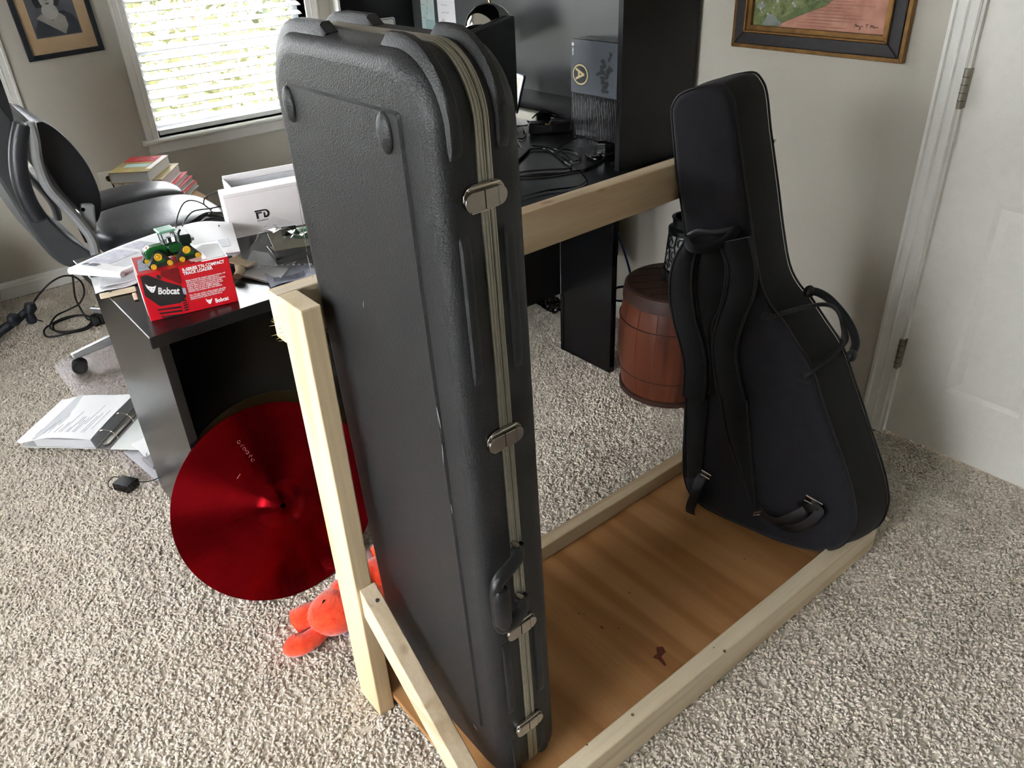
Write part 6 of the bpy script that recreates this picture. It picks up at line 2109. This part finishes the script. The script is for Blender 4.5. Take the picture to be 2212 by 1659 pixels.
def make_lamp():
    c = Vector((2.08, 2.665, 1.135))
    t = thing('desk_lamp', 'chrome dome desk lamp behind the monitor', 'lamp', (2.12, 2.74, DZ))
    ax = Vector((0.35, 0.25, 0.90)).normalized()
    prof = [(0.094, -0.030), (0.096, -0.010), (0.090, 0.018), (0.074, 0.046), (0.048, 0.066), (0.016, 0.075), (0.001, 0.076)]
    obj('shade', MB().lathe(prof, c, ax, 40), 'chrome', t, smooth=True)
    obj('rim', MB().lathe([(0.094, -0.034), (0.099, -0.032), (0.099, -0.028), (0.094, -0.028)], c, ax, 40), 'steel', t, smooth=True)
    mat('brass', (196, 160, 92), rough=0.25, metal=1.0)
    obj('finial', MB().tube([c+ax*0.074, c+ax*0.10+Vector((-0.005, 0.01, 0)), c+ax*0.13+Vector((-0.02, 0.03, 0.02))], [0.006, 0.004, 0.004], 8), 'brass', t, smooth=True)
    obj('arm', MB().tube(smoothpath([(2.12, 2.74, DZ+0.02), (2.13, 2.76, 0.95), (2.14, 2.76, 1.10), c+ax*0.074], 6), 0.006, 8), 'chrome', t, smooth=True)
    obj('base', MB().lathe([(0.075, 0.0005), (0.075, 0.012), (0.02, 0.020), (0.008, 0.03)], (2.12, 2.74, DZ), n=32), 'chrome', t, smooth=True)
make_lamp()

def make_tablet():
    t = thing('tablet', 'white-screened tablet propped in the hutch behind the case corner', 'tablet', (2.12, 2.58, DZ))
    a, b, d = onx(1085, 146, 2.11), onx(1133, 163, 2.08), onx(1108, 218, 2.06)
    ex = (b-a).normalized()
    dn = (d-b)
    dn = (dn-ex*dn.dot(ex)).normalized()
    n = ex.cross(dn).normalized()
    if n.x > 0:
        n = -n
    L, H = 0.20, 0.145
    o = b-ex*L
    r = rrect(L, H, 0.010, 0.010, 4)
    obj('case', MB().prism(r, o-n*0.008, ex, dn, n, 0.008), 'black_plastic', t)
    r2 = [(0.003+x*(L-0.006)/L, 0.003+y*(H-0.006)/H) for x, y in r]
    s = obj('bezel', MB().prism(r2, o+n*0.0001, ex, dn, n, 0.0015), 'paper_white', t)
    obj('display', MB().prism([(0.02, 0.015), (L-0.02, 0.015), (L-0.02, H-0.015), (0.02, H-0.015)], o+n*0.0017, ex, dn, n, 0.0004), 'bag_cream', s)
    # stand leg down to the desk
    p = o+ex*L*0.6+dn*H
    obj('stand', MB().tube([p-n*0.004, Vector((p.x+0.02, p.y, DZ+0.001))], 0.004, 8), 'black_plastic', t)
make_tablet()

# bar-shaped speaker, paper and the tangle of leads before the console
t = thing('sound_bar', 'long beige bar lying along the hutch back by the console', 'speaker', (2.17, 2.72, DZ))
mat('bar_beige', (196, 192, 178), rough=0.35, var=0.05)
obj('bar', MB().obox((2.165, 2.66, DZ+0.021), (0.018, 0, 0), (0, 0.18, 0), (0, 0, 0.020)), 'bar_beige', t, bevel=0.010, seg=4)
obj('end_cap', MB().obox((2.165, 2.4755, DZ+0.021), (0.017, 0, 0), (0, 0.004, 0), (0, 0, 0.019)), 'black_plastic', t, bevel=0.004)
flat_sheet('paper_slip', [(1108, 272), (1141, 268), (1132, 252), (1108, 243)], DZ+0.003, 0.0015, 'paper_white', 'white slip of paper on the desk by the cable tangle', 'paper', sag=0.002)
def make_tangle():
    t = thing('cable_tangle', 'tangle of shiny black cables and adapters in front of the console', 'cables', tuple(onz(1200, 300, DZ)))
    def g(*q):
        return [onz(u, v, DZ+z) for u, v, z in q]
    b = obj('adapter', MB().obox(onz(1180, 275, DZ+0.022), (0.045, -0.05, 0), (0.022, 0.020, 0), (0, 0, 0.020)), 'black_gloss', t, bevel=0.008, seg=3)
    obj('adapter', MB().obox(onz(1212, 272, DZ+0.026), (0.030, -0.03, 0), (0.025, 0.022, 0), (0, 0, 0.024)), 'black_gloss', t, bevel=0.008, seg=3)
    obj('adapter', MB().obox(onz(1300, 322, DZ+0.025), (0.010, -0.014, 0.0), (0.014, 0.012, 0), (0, 0, 0.026)), 'black_gloss', t, bevel=0.006, seg=3)
    runs = [
        g((1150, 255, 0.03), (1165, 243, 0.04), (1185, 243, 0.04), (1205, 252, 0.03), (1225, 255, 0.02)),
        g((1155, 256, 0.015), (1175, 252, 0.02), (1200, 256, 0.02), (1215, 262, 0.015)),
        g((1119, 280, 0.006), (1114, 292, 0.006), (1120, 310, 0.006), (1132, 322, 0.006), (1160, 321, 0.006), (1185, 322, 0.006), (1205, 335, 0.006), (1222, 350, 0.006), (1234, 358, 0.006), (1225, 365, 0.006), (1180, 367, 0.006), (1140, 370, 0.006), (1118, 374, 0.006)),
        g((1130, 276, 0.006), (1136, 290, 0.006), (1128, 300, 0.006), (1115, 296, 0.006)),
        g((1200, 325, 0.006), (1230, 305, 0.012), (1255, 298, 0.02), (1280, 298, 0.03), (1295, 305, 0.04), (1298, 318, 0.03)),
        g((1214, 322, 0.006), (1238, 326, 0.006), (1254, 336, 0.006), (1250, 346, 0.006), (1230, 348, 0.006), (1214, 340, 0.006)),
        g((1150, 315, 0.01), (1180, 318, 0.01), (1210, 326, 0.01), (1240, 352, 0.006), (1255, 366, 0.006), (1268, 382, 0.006), (1266, 392, 0.006), (1240, 404, 0.006), (1180, 412, 0.006), (1122, 427, 0.006)),
        g((1122, 382, 0.004), (1170, 380, 0.004), (1230, 372, 0.004), (1275, 362, 0.004), (1300, 344, 0.006), (1320, 330, 0.008)),
        g((1230, 280, 0.02), (1240, 285, 0.02), (1246, 298, 0.01)),
        g((1264, 335, 0.005), (1275, 342, 0.005), (1296, 343, 0.005), (1310, 335, 0.005)),
        g((1320, 342, 0.008), (1328, 330, 0.012), (1322, 324, 0.012)),
    ]
    for k, r in enumerate(runs):
        obj('lead', MB().tube(smoothpath(r, 6), 0.0030 if k not in (6, 10) else 0.0022, 7), 'black_gloss', t, smooth=True)
    obj('plug', MB().obox(onz(1285, 338, DZ+0.008), (0.014, -0.010, 0), (0.006, 0.008, 0), (0, 0, 0.006)), 'steel', t, bevel=0.002)
    obj('plug', MB().tube(g((1312, 336, 0.012), (1330, 330, 0.014)), 0.009, 10), 'black_gloss', t, smooth=True)
    obj('usb_plug', MB().obox(onz(1182, 268, DZ+0.047), (0.006, -0.006, 0), (0.003, 0.003, 0), (0, 0, 0.002)), 'brass', t)
make_tangle()
# leads behind the desk leg and under the desk
cable('network_cable', [Vector((2.10, 2.10, 0.62)), Vector((2.11, 1.98, 0.45)), Vector((2.13, 1.92, 0.28)), Vector((2.10, 1.90, 0.20)), Vector((2.03, 1.93, 0.215)), Vector((2.10, 1.96, 0.23)), Vector((2.14, 1.90, 0.22)), Vector((2.08, 1.88, 0.10)), Vector((2.06, 1.90, 0.02))], 0.0045, 'dark blue cable hanging behind the desk leg', 'cable_blue') if mat('cable_blue', (34, 52, 96), rough=0.4) else None
t = thing('cable_pile', 'low heap of black cords on the carpet under the desk', 'cables', (1.95, 2.5, 0.0))
rnd = random.Random(9)
for k in range(5):
    p = onz(1172+8*k, 648+4*k, 0.02)
    pts = [p+Vector((0.05*math.cos(q*1.3+k), 0.06*math.sin(q*1.1+k*2), 0.012*rnd.random())) for q in range(8)]
    obj('cord', MB().tube(smoothpath(pts, 5), 0.006, 7), 'black_gloss', t, smooth=True)

# ------------------------------------------------------------------ outside the windows
mat('lawn', (96, 92, 66), rough=0.95, spec=0.1, col2=(132, 124, 98), vscale=1.4)
mat('leaf_light', (92, 98, 66), rough=0.7, col2=(126, 124, 92), vscale=3)
mat('leaf_mid', (62, 70, 48), rough=0.7, col2=(100, 102, 74), vscale=3)
mat('bark', (120, 104, 88), rough=0.9, var=0.2, vscale=20)
struct('ground_outside', MB().box(-30, 30, YB+0.16, 40, -0.75, -0.55), 'lawn')
struct('ground_side', MB().box(-30, XL-0.16, -20, YB+0.15, -0.75, -0.55), 'lawn')
def bush(x, y, r, h, label, m, seed, cnt=1500, leaf=0.10):
    rnd = random.Random(seed)
    t = thing('shrub', label, 'shrub', (x, y, -0.55), 'shrubs outside the window')
    mb = MB()
    for k in range(cnt):
        a = rnd.random()*2*PI
        q = rnd.random()**0.5
        z = rnd.random()
        rr = r*(0.45+0.55*math.sin(PI*min(1, 0.15+z*0.85)))*q
        c = Vector((x+rr*math.cos(a), y+rr*math.sin(a), -0.45+z*h))
        d = Vector((rnd.uniform(-1, 1), rnd.uniform(-1, 1), rnd.uniform(-0.6, 0.8))).normalized()
        s = d.cross(Vector((rnd.uniform(-1, 1), rnd.uniform(-1, 1), rnd.uniform(-1, 1)))).normalized()
        L = leaf*rnd.uniform(0.6, 1.2)
        mb.add([c-d*L*0.5, c+s*L*0.28, c+d*L*0.5, c-s*L*0.28], [(0, 1, 2, 3)])
    obj('foliage', mb, m, t)
    st = MB()
    st.tube([(x, y, -0.56), (x+0.03, y, -0.2), (x, y+0.02, -0.45+h*0.7)], [0.05, 0.04, 0.015], 8)
    obj('stem', st, 'bark', t)
bush(2.3, 6.3, 0.75, 1.35, 'pale leafy shrub just outside the portrait-side window, left part', 'leaf_light', 1)
bush(3.6, 6.9, 0.85, 1.6, 'pale leafy shrub outside the window, right part', 'leaf_mid', 2)
bush(1.3, 7.6, 0.9, 1.5, 'leafy shrub outside left of the window view', 'leaf_mid', 3)
bush(3.0, 8.6, 1.2, 2.2, 'taller leafy shrub farther outside behind the others', 'leaf_light', 4, 2200, 0.14)
bush(5.2, 8.8, 1.3, 2.4, 'farthest leafy shrub outside at the right', 'leaf_light', 5, 2200, 0.14)
